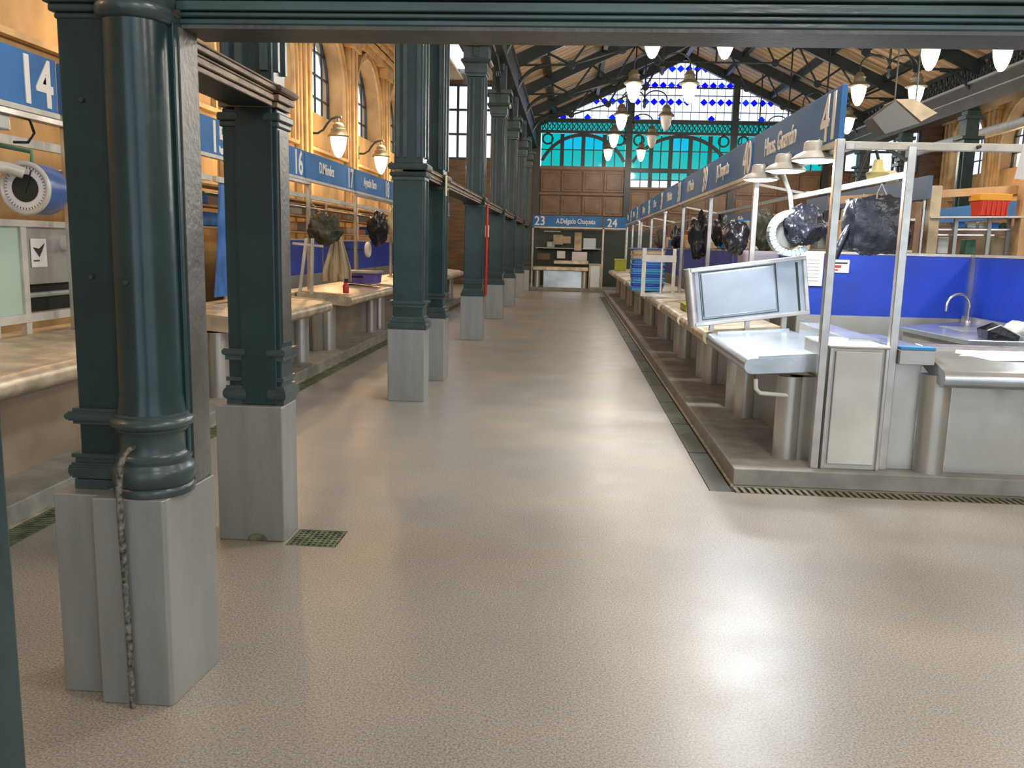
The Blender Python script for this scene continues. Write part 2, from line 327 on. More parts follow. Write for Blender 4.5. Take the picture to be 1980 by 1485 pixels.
# ---- arched side walls
WC = [4.47 + 3.97 * k for k in range(8)]       # window centres along y
def side_wall(name, xin, sgn, first):
    """xin: inner face; sgn -1 left wall (outside is -x)"""
    t = 0.5 * sgn; o = sroot(name, (xin, 0, 0))
    hw, sill, spr, top = 1.40, 4.4, 5.1, 7.34
    wall = MB(); ys_ = [Y0] + [c + 1.985 for c in WC]
    ys_[-1] = Y1
    wall.prism([(xin, Y0, 0), (xin, Y1, 0), (xin, Y1, sill), (xin, Y0, sill)], (t, 0, 0))
    edges = [Y0]
    for c in WC: edges += [c - hw, c + hw]
    edges.append(Y1)
    for k in range(0, len(edges), 2): wall.prism([(xin, edges[k], sill), (xin, edges[k+1], sill), (xin, edges[k+1], top), (xin, edges[k], top)], (t, 0, 0))
    for c in WC:
        n = 14; P = [(c - hw * math.cos(PI * i / n), spr + hw * math.sin(PI * i / n)) for i in range(n + 1)]
        for i in range(n):
            a_, b_ = P[i], P[i+1]
            wall.prism([(xin, a_[0], a_[1]), (xin, b_[0], b_[1]), (xin, b_[0], top), (xin, a_[0], top)], (t, 0, 0))
    obj('masonry', wall, STONE, o)
    # sloping sills, arch mouldings, pilasters and cornice
    for c in WC:
        m_ = MB().prism([(xin - .02*sgn, c-hw-.12, 3.55), (xin - .02*sgn, c+hw+.12, 3.55), (xin - .02*sgn, c+hw+.12, 3.62), (xin - .02*sgn, c-hw-.12, 3.62)], (-.1*sgn, 0, 0))
        obj('sill', m_, STONE2, o)
        am = MB(); n = 18
        for R_, wd, pr in ((hw + .05, .09, .05), (hw + .15, .08, .09)):
            pts = [(xin - pr*sgn/2, c - R_, 3.6)] + [(xin - pr*sgn/2, c - R_ * math.cos(PI*i/n), spr + R_ * math.sin(PI*i/n)) for i in range(n+1)] + [(xin - pr*sgn/2, c + R_, 3.6)]
            for i in range(len(pts) - 1): am.bar(pts[i], pts[i+1], pr + .04, wd, up=(0, pts[i][1]-c, max(0.01, pts[i][2]-spr)))
        obj('arch_moulding', am, STONE2, o)
    for k in range(-2, len(WC) + 1):
        y = min(WC[0] - 1.985 + 3.97 * k, Y1 - .4)
        pm = MB().box(min(xin, xin-.14*sgn), max(xin, xin-.14*sgn), y - .36, y + .36, 0, 6.45)
        for q in (-.2, .12): pm.box(min(xin-.14*sgn, xin-.2*sgn), max(xin-.14*sgn, xin-.2*sgn), y + q - .03, y + q + .11, 0.3, 6.4)
        pm.box(min(xin, xin-.24*sgn), max(xin, xin-.24*sgn), y - .48, y + .48, 6.35, 6.62)
        obj('pilaster', pm, STONE2, o, bevel=.01, seg=1)
    cm = MB()
    for z0, z1, pr in ((6.62, 6.8, .16), (6.8, 6.92, .26), (6.98, 7.12, .34), (7.12, 7.2, .44), (7.2, 7.34, .40)):
        cm.box(min(xin, xin - pr*sgn), max(xin, xin - pr*sgn), Y0, Y1, z0, z1)
    obj('cornice', cm, STONE2, o)
    obj('clerestory_glass', MB().box(xin + .2*sgn - .003, xin + .2*sgn + .003, Y0, Y1, 7.34, 7.78), G_CLEAR, o)
    cb = MB()
    for k in range(22): cb.box(xin + .12*sgn - .03, xin + .12*sgn + .03, Y0 + 2*k - .03, Y0 + 2*k + .03, 7.34, 7.8)
    obj('clerestory_bar', cb, STONE2, o, kind='stuff')
    n_ = first
    for c in WC:
        wr = sroot('window_%d' % n_, (xin + .3*sgn, c, sill)); n_ += 1
        x = xin + .36*sgn
        fr = MB().box(x-.03, x+.03, c-hw, c+hw, sill, sill+.07).box(x-.03, x+.03, c-hw, c-hw+.05, sill, spr).box(x-.03, x+.03, c+hw-.05, c+hw, sill, spr)
        pts = [(x, c - (hw-.02) * math.cos(PI*i/16), spr + (hw-.02) * math.sin(PI*i/16)) for i in range(17)]
        for i in range(16): fr.bar(pts[i], pts[i+1], .05, .06, up=(1, 0, 0))
        obj('window_frame', fr, GREEND, wr)
        for q in (-.84, -.28, .28, .84): obj('muntin', MB().box(x-.02, x+.02, c+q-.02, c+q+.02, sill, spr + math.sqrt(hw**2 - q*q) - .02), GREEND, wr)
        for z in (4.92, 5.44, 5.96): 
            q = hw if z < spr else math.sqrt(hw**2 - (z-spr)**2)
            obj('muntin', MB().box(x-.024, x+.024, c-q, c+q, z-.02, z+.02), GREEND, wr)
        zs = [sill, 4.92, 5.44, 5.96, 6.6]; qs = [-1.38, -.84, -.28, .28, .84, 1.38]
        arc = lambda q: spr + math.sqrt(max(.0004, (hw-.02)**2 - q*q))
        for i in range(5):
            for j in range(4):
                if (j == 3 and i in (0, 4)) : continue
                qa, qb = qs[i], qs[i+1]; lo = zs[j]; m5 = [qa + (qb-qa)*f for f in (1, .8, .6, .4, .2, 0)]
                poly = [(x, c+qa, lo), (x, c+qb, lo)] + [(x, c+q, max(lo, min(zs[j+1], arc(q)))) for q in m5]
                if max(p[2] for p in poly) - lo < .02: continue
                obj('pane', MB().prism(poly, (.004, 0, 0)), G_CLEAR, wr)
    return n_
NW = side_wall('wall_left', -5.8, -1, 1)
NW = side_wall('wall_right', 13.9, 1, NW)

# ---- back wall
YB = 34.0
bw = sroot('wall_back', (4, YB, 0))
m_ = MB().box(-1.4, 2.05, YB, YB+.3, 0, 4.6).box(2.05, 6.05, YB, YB+.3, 0, 3.85).box(6.05, 9.5, YB, YB+.3, 0, 4.6)
m_.box(9.5, 13.9, YB, YB+.3, 0, 4.6).box(-5.8, -1.4, YB, YB+.3, 0, 4.85)
m_.box(-5.8, -5.2, YB, YB+.3, 4.85, 8.2).box(-3.2, -1.4, YB, YB+.3, 4.85, 8.2).box(-5.2, -3.2, YB, YB+.3, 7.6, 8.2)
m_.box(9.5, 10.2, YB, YB+.3, 4.6, 8.2).box(12.9, 13.9, YB, YB+.3, 4.6, 8.2).box(10.2, 12.9, YB, YB+.3, 6.9, 8.2)
obj('masonry', m_, WOOD, bw)
def wpanel(x0, x1, z0, z1):
    m_ = MB().box(x0+.03, x1-.03, YB-.045, YB, z0+.03, z1-.03).box(x0+.12, x1-.12, YB-.07, YB-.045, z0+.12, z1-.12)
    obj('panel', m_, WOODF, bw, bevel=.012, seg=1)
for i in range(4):
    for z0, z1 in ((3.65, 4.5), (2.75, 3.55), (1.8, 2.7)): wpanel(-1.3 + .82 * i, -1.3 + .82 * (i+1), z0, z1)
for i in range(5):
    for z0, z1 in ((2.9, 3.75), (2.0, 2.85)): wpanel(2.15 + .77 * i, 2.15 + .77 * (i+1), z0, z1)
for i in range(4):
    for z0, z1 in ((3.65, 4.5), (2.75, 3.55)): wpanel(6.2 + .8 * i, 6.2 + .8 * (i+1), z0, z1)
for i in range(5):
    wpanel(9.6 + .84 * i, 9.6 + .84 * (i+1), 3.65, 4.5)
obj('rail', MB().box(-1.4, 2.05, YB-.1, YB, 3.56, 3.64).box(-1.4, 2.05, YB-.1, YB, 4.52, 4.62), WOODF, bw)
pw = MB()
for x in (-1.42, 2.08, 6.02, 9.5): pw.box(x-.12, x+.12, YB-.16, YB+.1, 0, 6.45)
obj('post', pw.__class__().box(1.96, 2.2, YB-.16, YB+.1, 0, 8.0), GREEND, bw)
for x in (-1.42, 6.02, 9.5): obj('post', MB().box(x-.12, x+.12, YB-.16, YB+.1, 0, 8.0 if x == 6.02 else 6.4), GREEND, bw)
for z0, z1 in ((5.88, 5.98), (6.28, 6.42)): obj('crossbeam', MB().box(-1.4, 9.5, YB-.12, YB+.1, z0, z1), GREEND, bw)
fz = MB(); x = -1.25
while x < 9.3:
    fz.bar((x, YB-.02, 6.0), (x+.16, YB-.02, 6.26), .035); fz.bar((x+.16, YB-.02, 6.0), (x, YB-.02, 6.26), .035); fz.bar((x, YB-.02, 5.98), (x, YB-.02, 6.28), .03); x += .19
obj('frieze_tracery', fz, GREEND, bw, kind='stuff')
obj('frieze_glass', MB().box(-1.3, 9.4, YB+.06, YB+.065, 5.98, 6.28), G_CYAN, bw)
def bay(n_, x0, x1, zlow, nl):
    wr = sroot('window_%d' % n_, ((x0+x1)/2, YB, zlow)); W_ = (x1 - x0) / nl; rows = [4.62, 5.27, 5.88]
    zbars = list(rows)
    if zlow < 4.5: rows = [zlow, 4.2, 4.5] 
    allrows = ([(zlow, 4.18), (4.18, 4.48)] if zlow < 4.5 else []) + [(4.62, 5.27), (5.27, 5.88)]
    for i in range(nl):
        for h in (0, 1):
            xa = x0 + W_ * (i + h * .5); xb = xa + W_ * .5
            for (za, zb) in allrows:
                g_ = G_CYAN2 if (za > 5 and i in (nl//2, nl//2-1+nl%2)) else G_CYAN
                if zb < 4.2: g_ = G_CLEAR
                obj('pane', MB().box(xa+.01, xb-.01, YB+.02, YB+.026, za+.01, zb-.01), g_, wr)
    for i in range(1, nl): obj('mullion', MB().box(x0+W_*i-.075, x0+W_*i+.075, YB-.08, YB+.04, zlow, 5.85), GREEND, wr)
    for i in range(nl): obj('muntin', MB().box(x0+W_*(i+.5)-.02, x0+W_*(i+.5)+.02, YB-.02, YB+.03, zlow, 5.85), GREEND, wr)
    for z in [5.27] + ([4.18] if zlow < 4.5 else []): obj('muntin', MB().box(x0, x1, YB-.025, YB+.033, z-.018, z+.018), GREEND, wr)
    if zlow < 4.5: obj('transom', MB().box(x0, x1, YB-.095, YB+.045, 4.46, 4.62), GREEND, wr)
    obj('bottom_rail', MB().box(x0, x1, YB-.09, YB+.043, zlow-.05, zlow+.03), WOODF, wr)
    cxm = (x0+x1)/2; hwd = (x1-x0)/2 - .05; rise = .98; R_ = (hwd*hwd + rise*rise)/(2*rise); am = MB(); n = 20; th = math.asin(min(1, hwd/R_))
    P = [(cxm + R_ * math.sin(-th + 2*th*i/n), YB-.05, 5.82 - R_ + R_ * math.cos(-th + 2*th*i/n)) for i in range(n+1)]
    for i in range(n): am.bar(P[i], P[i+1], .13, .12, up=(0, 0, 1))
    obj('arch', am, GREEND, wr)
    for e in (-1, 1):
        c_ = cxm + e * (hwd - .2)
        obj('ring', MB().tube([(c_ + .19*math.cos(2*PI*k/18), YB-.05, 5.66 + .19*math.sin(2*PI*k/18)) for k in range(18)], .035, 6, True), GREEND, wr, smooth=True)
bay(NW, -1.28, 1.96, 4.62, 4); bay(NW+1, 2.2, 5.9, 3.88, 5); bay(NW+2, 6.14, 9.38, 4.62, 4)
def plainwin(n_, x0, x1, z0, z1, cols, rws, g_=None):
    wr = sroot('window_%d' % n_, ((x0+x1)/2, YB, z0)); dx = (x1-x0)/cols; dz = (z1-z0)/rws
    for i in range(cols):
        for j in range(rws): obj('pane', MB().box(x0+dx*i+.01, x0+dx*(i+1)-.01, YB+.05, YB+.056, z0+dz*j+.01, z0+dz*(j+1)-.01), g_ or G_CLEAR, wr)
    for i in range(cols+1): obj('muntin', MB().box(x0+dx*i-.045, x0+dx*i+.045, YB-.02, YB+.05, z0, z1), GREEND, wr)
    for j in range(rws+1): obj('muntin', MB().box(x0, x1, YB-.028, YB+.058, z0+dz*j-.04, z0+dz*j+.04), GREEND, wr)
plainwin(NW+3, -5.2, -3.2, 4.87, 7.6, 3, 3); plainwin(NW+4, 10.2, 12.9, 4.62, 6.9, 3, 3)

# unseen front wall behind camera, added to limit sky glare; openings sized for daylight
fw = MB().box(-5.8, -4.6, Y0-.3, Y0, 0, 8).box(-1.9, -1.3, Y0-.3, Y0, 0, 8).box(2.6, 3.0, Y0-.3, Y0, 0, 6.2).box(5.4, 5.8, Y0-.3, Y0, 0, 6.2).box(9.4, 10.0, Y0-.3, Y0, 0, 8).box(12.8, 13.9, Y0-.3, Y0, 0, 8)
fw.box(-4.6, 12.8, Y0-.3, Y0, 5.9, 6.2)
struct('wall_front', fw, STONE)
for i, x in enumerate((-.9, 3.0, 6.4)):
    dr = sroot('door_%d' % (i+1), (x, Y0, 0))
    for q in (0, 2.3): obj('door_frame', MB().box(x+q, x+q+.1, Y0-.2, Y0-.1, 0, 3.4), GREEND, dr)
    obj('door_leaf', MB().box(x+.1, x+.16, Y0-1.2, Y0-.2, 0, 3.3), GREEND, dr)

# gable stained glass
RC, RZ, SL = 4.05, 8.62, 0.455           # ridge x, height at glass apex, slope
gw = sroot('window_%d' % (NW+5), (RC, YB, 6.42)); NWG = NW + 6
PX, RP, ZB = .312, .605, 6.42
rowz = [ZB + .06 + RP * k for k in range(5)]
zmax = lambda x: RZ - SL * abs(x - RC)
def clip_roof(poly):
    # clip polygon (x,z) to z <= zmax and z>=ZB
    for A, B, C_ in ((-SL, -1, RZ + SL*RC), (SL, -1, RZ - SL*RC), (0, 1, -ZB)):
        out = []
        for i in range(len(poly)):
            p, q = poly[i-1], poly[i]; fp = A*p[0]+B*p[1]+C_; fq = A*q[0]+B*q[1]+C_
            if (fp >= 0) != (fq >= 0): t = fp/(fp-fq); out.append((p[0]+(q[0]-p[0])*t, p[1]+(q[1]-p[1])*t))
            if fq >= 0: out.append(q)
        poly = out
        if len(poly) < 3: return None
    return poly
lead = MB()
for k in range(-1, 5):
    zr = ZB + .06 + RP * k
    for i in range(-19, 20):
        x = RC + PX * (i + .5); h = .15; g_ = .008
        dm = clip_roof([(x-PX/2+g_, zr), (x, zr-h+g_), (x+PX/2-g_, zr), (x, zr+h-g_)]) if k >= 0 else None
        if dm:
            r_ = random.random(); mm = G_BLUE if r_ < .6 else G_BLUE2 if r_ < .94 else G_ROSE
            if k == 0 and i % 3: mm = G_ROSE
            obj('pane', MB().prism([(p[0], YB-.012, p[1]) for p in dm], (0, .006, 0)), mm, gw)
        hx = clip_roof([(x-PX/2+g_, zr+g_), (x, zr+h+g_), (x+PX/2-g_, zr+g_), (x+PX/2-g_, zr+RP-g_), (x, zr+RP-h-g_), (x-PX/2+g_, zr+RP-g_)])
        if hx:
            mm = random.choice([G_CLEAR, G_CLEAR, G_CLEAR, G_ROSE, G_LEM])
            obj('pane', MB().prism([(p[0], YB-.012, p[1]) for p in hx], (0, .006, 0)), mm, gw)
for i in range(-19, 20):
    x = RC + PX * i
    if zmax(x) > ZB + .05: lead.box(x-.009, x+.009, YB-.02, YB, ZB, zmax(x))
for z in (6.72, 7.32, 7.93): lead.box(RC-(RZ-z)/SL, RC+(RZ-z)/SL, YB-.03, YB, z-.015, z+.015)
obj('lead_strip', lead, GREEND, gw, kind='stuff')
for e in (-1, 1):
    obj('gable_infill', MB().prism([(RC, YB-.1, RZ-.03), (RC+e*5.9, YB-.1, RZ-.03-SL*5.9), (RC+e*5.9, YB-.1, RZ+.5-SL*5.9), (RC, YB-.1, RZ+.5)], (0, .15, 0)), GREEND, gw)
    xe = RC + e * 5.6; obj('gable_rail', MB().bar((RC, YB-.05, RZ+.08), (xe, YB-.05, RZ+.08-SL*5.6), .2, .2), GREEND, gw)

# ---- ceiling: nave boards on a backing, aisles
ZR = 8.95
ce = sroot('ceiling', (RC, 15, 6))
for e in (-1, 1):
    xa, xb = RC, RC + e * 6.1; za, zb = ZR, ZR - SL * 6.1
    obj('roof_deck', MB().prism([(xa, Y0, za+.06), (xb, Y0, zb+.06), (xb, YB+.3, zb+.06), (xa, YB+.3, za+.06)], (0, 0, .1)), BOARD2, ce)
    bd = None
    for k in range(106):
        y = 11.0 + k * .2175
        if bd is None or k == 1:
            bd_ = obj('roof_board', MB().prism([(xa, y, za), (xb, y, zb), (xb, y+.205, zb), (xa, y+.205, za)], (0, 0, .045)), BOARD if k == 0 else BOARD2, ce)
            if k == 0: bd = bd_
            else: bd2 = bd_
        else: inst(bd if k % 2 == 0 else bd2, (0, .2175 * (k - k % 2 if k % 2 == 0 else k - 1), 0), ce)
sky = MB().box(-4.35, -3.55, Y0, YB, 7.80, 7.82)
cl = MB().box(-3.55, -1.3, Y0, YB, 7.78, 7.88).box(-6.1, -4.35, Y0, YB, 7.78, 7.88)
for k in range(19): cl.box(-4.35, -3.55, Y0 + 2 * k, Y0 + 2 * k + .08, 7.75, 7.88)
obj('aisle_ceiling', cl, AISLE, ce); obj('skylight_glass', sky, G_CLEAR, ce)
obj('right_aisle_ceiling', MB().box(9.9, 14.2, Y0, YB, 7.78, 7.88), AISLE, ce)

# ---- trusses and purlins
def truss(y, lab):
    t = thing('roof_truss', lab, 'truss', (RC, y, 6.0), 'iron roof trusses of the nave')
    for e in (-1, 1):
        obj('rafter', MB().bar((RC, y, ZR-.28), (RC + e*5.75, y, ZR-.28-SL*5.75), .14, .30), GREEND, t)
        nx = [1.15, 2.35, 3.6, 4.8]
        top = [(RC + e*q, y, ZR-.42-SL*q) for q in nx]; low = [(RC + e*q, y, ZR-.42-SL*q - dz) for q, dz in ((1.7, .75), (2.95, .75), (4.2, .55))]
        for i, l in enumerate(low):
            obj('strut', MB().tube([top[i], l], .03, 6), GREEND, t); obj('strut', MB().tube([top[i+1], l], .03, 6), GREEND, t)
            obj('gusset', MB().lathe([(.11, -.02), (.11, .02)], l, 10, 'y'), GREEND, t)
        obj('tie_rod', MB().tube([(RC+e*5.5, y, ZR-.4-SL*5.5), low[2], low[1], low[0], (RC, y, ZR-.42-SL*1.7-.75)], .028, 6), GREEND, t)
        n = 10; cx_ = RC + e*4.75; P = [(cx_ + e*.85*math.sin(PI/2*i/n), y, 5.15 + .9 * (1-0) * math.cos(PI/2*i/n)) for i in range(n+1)]
        obj('bracket', MB().tube(P, .05, 6), GREEND, t, smooth=True)
    obj('king_rod', MB().tube([(RC, y, ZR-.2), (RC, y, ZR-1.95)], .03, 6), GREEND, t)
TY = [14.2, 18.4, 22.35, 26.5, 30.6]
for y, w_ in zip(TY, ('nearest', 'second', 'third', 'fourth', 'farthest')):
    truss(y, '%s dark iron roof truss spanning the nave between the column rows' % w_)
for e in (-1, 1):
    for q, w_ in ((1.55, 'upper'), (3.25, 'middle'), (4.85, 'lower')):
        o = obj('purlin', MB().box(RC+e*q-.06, RC+e*q+.06, Y0, YB, ZR-.16-SL*q-.08, ZR-.03-SL*q), GREEND)
        tag(o, '%s dark iron purlin under the boards of the %s roof slope' % (w_, 'left' if e < 0 else 'right'), 'purlin')
o = obj('ridge_beam', MB().box(RC-.08, RC+.08, Y0, YB, ZR-.3, ZR-.02), GREEND); tag(o, 'dark iron ridge beam at the peak of the nave roof', 'beam')

# ================================================================== COLUMNS
def ring_box(mb, x0, x1, y0, y1, prof):
    for z0, z1, p in prof:
        if p >= .028 and z1 - z0 >= .025 and z1 - z0 < .08:
            n = 7
            for i in range(n):
                tt = (i + .5) / n * 2 - 1; q = p * (.45 + .55 * math.sqrt(max(0, 1 - tt*tt)))
                mb.box(x0-q, x1+q, y0-q, y1+q, z0 + (z1-z0)*i/n, z0 + (z1-z0)*(i+1)/n)
        else: mb.box(x0-p, x1+p, y0-p, y1+p, z0, z1)
    return mb
BASEP = [(0.73, .80, .045), (.80, .835, .03), (.835, .86, .012), (.955, .985, .012), (.985, 1.02, .035)]
def upper(t, x0, x1, y0, y1, full=True):
    """shaft over the lintel with fillets, capital, brackets to the arcade beam"""
    obj('upper_shaft', MB().box(x0, x1, y0, y1, 2.36, 4.25), GREEN, t, bevel=.008)
    fl = MB()
    for x in (x0+.02, (x0+x1)/2-.05, x1-.06): fl.box(x, x+.035, y0-.022, y1+.02, 2.42, 4.22)
    fl.box(x1, x1+.02, y0+.02, y0+.05, 2.42, 4.22).box(x1, x1+.02, y1-.05, y1-.02, 2.42, 4.22)
    obj('fluting', fl, GREENM, t)
    cp = MB(); ring_box(cp, x0, x1, y0, y1, [(4.25, 4.30, .02), (4.30, 4.45, .04), (4.45, 4.52, .10), (4.52, 4.70, .06), (4.70, 4.78, .13), (4.78, 5.3, .0)])
    obj('capital', cp, GREENM, t, bevel=.01)
    if full:
        for e in (-1, 1):
            n = 8; yc = (y0+y1)/2; bm_ = MB(); xm = (x0+x1)/2
            P = [(xm, yc + e*(.15 + 1.2*(1-math.cos(PI/2*i/n))), 4.55 + .75*math.sin(PI/2*i/n)) for i in range(n+1)]
            for i in range(n):
                bm_.bar(P[i], P[i+1], .16, .08, up=(1, 0, 0))
            for i in range(1, n, 2): bm_.bar(P[i], (xm, P[i][1] - e*.25, 5.28), .05, .04)
            bm_.tube([(xm, yc + e*.5 + .15*math.cos(2*PI*k/12), 5.12 + .13*math.sin(2*PI*k/12)) for k in range(12)], .025, 6, True)
            obj('bracket', bm_, GREEND, t)
def square_column(y0, lab, dep=.28, x0=-1.81, x1=-1.435, ztop=2.24, shrink=.045, fullbr=True):
    t = thing('iron_column', lab, 'column', ((x0+x1)/2, y0 + dep/2, 0))
    obj('plinth', MB().box(x0, x1, y0, y0+dep, 0, .735), PLINTH, t, bevel=.006)
    a0, a1, b0, b1 = x0+shrink, x1-shrink*.55, y0+.035, y0+dep-.03
    sf_ = obj('shaft', MB().box(a0, a1, b0, b1, .735, 2.26), GREEN, t, bevel=.01)
    obj('base_moulding', ring_box(MB(), a0, a1, b0, b1, BASEP), GREENM, sf_)
    obj('edge_fillet', MB().box(a1-.001, a1+.012, b0+.01, b0+.035, 1.02, 2.2).box(a1-.001, a1+.012, b1-.035, b1-.01, 1.02, 2.2), GREENM, t)
    obj('impost', ring_box(MB(), a0, a1, b0, b1, [(2.20, 2.235, .012), (2.235, 2.28, .03), (2.30, 2.36, .045)]), GREENM, t, bevel=.008)
    upper(t, a0+.01, a1-.01, b0, b1, fullbr)
    return t
LABC = {8.45: 'green iron column on a grey steel plinth, third from the camera in the left row',
        9.82: 'green iron column just behind the third column in the left row', 14.2: 'fifth green iron column of the left row, the nearest of those beyond the pair',
        18.5: 'green iron column beyond the red pipe, sixth in the left row', 22.35: 'seventh green iron column of the left row, slim in the distance',
        26.5: 'eighth green iron column of the left row, near the far stall', 30.2: 'last green iron column of the left row beside the far stall'}
for y, l in LABC.items(): square_column(y, l, .30 if y < 9 else .34)

# second cluster: broad panel between two narrow pilasters
t = thing('iron_column', 'broad dark green iron column on a tall steel plinth, second from the camera', 'column', (-1.65, 4.4, 0))
obj('plinth', MB().box(-1.83, -1.475, 4.28, 4.52, 0, .735), PLINTH, t, bevel=.006)
obj('moss_stain', MB().prism([(-1.62 + .055*math.cos(PI*k/10), 4.279, .045*math.sin(PI*k/10)) for k in range(11)], (0, -.001, 0)), GRATEG, t)
obj('panel_shaft', MB().box(-1.70, -1.51, 4.315, 4.50, .735, 2.26), GREEN, t, bevel=.006)
for xa, xb in ((-1.77, -1.70), (-1.535, -1.488)):
    p = obj('pilaster', MB().box(xa, xb, 4.33, 4.51, .735, 2.24), GREEN, t, bevel=.006)
    obj('base_moulding', ring_box(MB(), xa, xb, 4.33, 4.51, [(0.735, .765, .012), (.765, .82, .028), (.82, .835, .014), (.86, .88, .012), (.97, .995, .014), (.995, 1.03, .028)]), GREENM, p)
    obj('cap_moulding', ring_box(MB(), xa, xb, 4.33, 4.51, [(2.15, 2.18, .012), (2.18, 2.22, .02)]), GREENM, p, bevel=.008)
obj('side_panel', MB().box(-1.488, -1.483, 4.35, 4.49, 1.06, 2.14), WORN, t, label='worn brownish side face')
obj('impost', ring_box(MB(), -1.77, -1.488, 4.32, 4.51, [(2.245, 2.27, .01), (2.275, 2.305, .025), (2.312, 2.35, .045)]), BEAMW, t, bevel=.006)
upper(t, -1.77, -1.50, 4.32, 4.5)

# first cluster: round shaft, pilaster at its left, flat pier at its right
t = thing('iron_column', 'nearest green iron column, a round shaft with a pilaster at its left', 'column', (-1.45, 2.8, 0))
obj('plinth', MB().prism([(-1.562, 2.64, 0), (-1.322, 2.64, 0), (-1.312, 2.652, 0), (-1.288, 2.985, 0), (-1.562, 2.985, 0)], (0, 0, .735)), PLINTH, t, bevel=.004)
obj('plinth', MB().box(-1.735, -1.563, 2.705, 2.985, 0, .725), PLINTH, t, bevel=.004)
R0 = .103
sh = obj('round_shaft', MB().lathe([(R0+.012, 1.0), (R0+.006, 1.03), (R0, 1.08), (R0-.003, 1.9), (R0-.004, 2.30)], (-1.405, 2.768, 0), 32), GREEN, t, smooth=True)
prof = [(.130, .735), (.132, .75), (.128, .762), (.124, .765), (.131, .775), (.137, .79), (.138, .81), (.132, .83), (.122, .842), (.122, .848), (.125, .852), (.125, .862), (.112, .868), (.106, .88), (.106, .94), (.112, .948), (.118, .955), (.119, .962), (.132, .968), (.136, .98), (.132, .992), (.120, 1.0), (.120, 1.008), (.110, 1.014)]
obj('base_moulding', MB().lathe(prof, (-1.405, 2.768, 0), 40), GREENM, sh, smooth=True)
obj('neck_ring', MB().lathe([(.10, 2.262), (.108, 2.27), (.116, 2.28), (.118, 2.30), (.112, 2.31), (.122, 2.33), (.128, 2.40), (.135, 2.6)], (-1.405, 2.768, 0), 40), GREENM, t, smooth=True)
obj('pilaster', MB().box(-1.675, -1.50, 2.785, 2.95, .725, 2.30), GREEN, t, bevel=.006)
obj('pilaster_base', ring_box(MB(), -1.675, -1.50, 2.785, 2.95, [(.725, .76, .018), (.765, .82, .032), (.82, .838, .014), (.838, .852, .022), (.955, .968, .014), (.968, 1.0, .034), (1.0, 1.01, .014)]), GREENM, t)
obj('pilaster_cap', ring_box(MB(), -1.675, -1.50, 2.785, 2.95, [(2.28, 2.30, .006), (2.30, 2.325, .018), (2.325, 2.60, .03)]), GREENM, t, bevel=.008)
obj('pier', MB().box(-1.52, -1.295, 2.80, 2.975, .735, 2.30), GREEN, t, bevel=.004)
obj('pier_face', MB().box(-1.295, -1.290, 2.83, 2.965, .745, 2.27), WORN, t, label='worn side face of the pier, brownish light painted in')  # slab over the right side; the light falling there is in its colour
obj('pier_fillet', MB().box(-1.33, -1.312, 2.785, 2.80, .735, 2.25), GREENM, t, bevel=.004)
bl = MB()
for (x, z) in ((-1.60, 2.03), (-1.60, 1.46), (-1.42, 1.45)): bl.lathe([(.008, -.005), (.008, .004), (.004, .006)], (x, 2.778 if x < -1.5 else 2.665, z), 8, 'y')
obj('rivet', bl, GREENM, t)
o = obj('drain_pipe', MB().tube([(-1.418, 2.668, .908), (-1.422, 2.645, .906), (-1.436, 2.625, .885), (-1.447, 2.618, .845), (-1.452, 2.618, .78), (-1.453, 2.618, .70), (-1.452, 2.624, .5), (-1.448, 2.624, .25), (-1.444, 2.62, .004)],
        [.007, .009, .010, .011, .011, .011, .0105, .0105, .0105], 10), PIPEM, smooth=True)
tag(o, 'thin peeling pipe bent into the base of the nearest column', 'pipe')

# leftmost near post
t = thing('iron_column', 'dark green column edge at the far left border, closest to the camera', 'column', (-1.05, 1.44, 0))
obj('plinth', MB().box(-1.22, -.985, 1.12, 1.36, 0, .60), PLINTH, t, bevel=.004)
obj('shaft', MB().box(-1.18, -.946, 1.15, 1.35, .60, 2.6), GREEN, t, bevel=.008)

# ---- lintels
def profile_beam(name, p, q, lab, side, m1=BEAMM, m2=BEAMM, horiz='x'):
    pass
t = thing('lintel_beam', 'long dark green moulded iron beam crossing the top of the picture', 'beam', (1.5, 2.94, 2.3))
obj('web', MB().box(-1.30, 6.5, 2.865, 3.03, 2.285, 2.60), BEAMM, t)
obj('soffit', MB().box(-1.30, 6.5, 2.86, 3.05, 2.272, 2.285), WORN, t, label='worn grey brown underside')
for z0, z1, p in ((2.285, 2.302, .012), (2.305, 2.318, .026), (2.322, 2.352, .036), (2.356, 2.366, .052), (2.37, 2.44, .060), (2.445, 2.52, .075)):
    obj('moulding', MB().box(-1.30, 6.5, 2.865-p, 2.867, z0, z1), BEAMM, t, bevel=.003, seg=1)
obj('left_return', MB().box(-1.66, -1.31, 2.83, 3.0, 2.33, 2.6), BEAMM, t)
def lintel(y0, y1, lab, m):
    t = thing('lintel_beam', lab, 'beam', (-1.6, (y0+y1)/2, 2.24))
    XF = -1.50
    obj('web', MB().box(-1.70, XF, y0, y1, 2.245, 2.35), GREEND, t)
    for z0, z1, p in ((2.245, 2.268, .008), (2.272, 2.298, .018), (2.303, 2.313, .014), (2.318, 2.34, .03), (2.341, 2.35, .036)):
        obj('moulding', MB().box(XF, XF+p, y0, y1, z0, z1).box(-1.70-p, -1.70, y0, y1, z0, z1), m, t, bevel=.003, seg=1)
lintel(3.0, 4.28, 'worn brown lintel running from the nearest column to the second', BEAMW)
lintel(8.72, 30.2, 'long moulded lintel linking the far columns of the left row', BEAMW)
o = obj('arcade_beam', MB().box(-1.80, -1.45, 2.5, YB, 5.3, 5.9).box(-1.84, -1.41, 2.5, YB, 5.82, 5.92).box(-1.83, -1.42, 2.5, YB, 5.28, 5.36), GREEND)
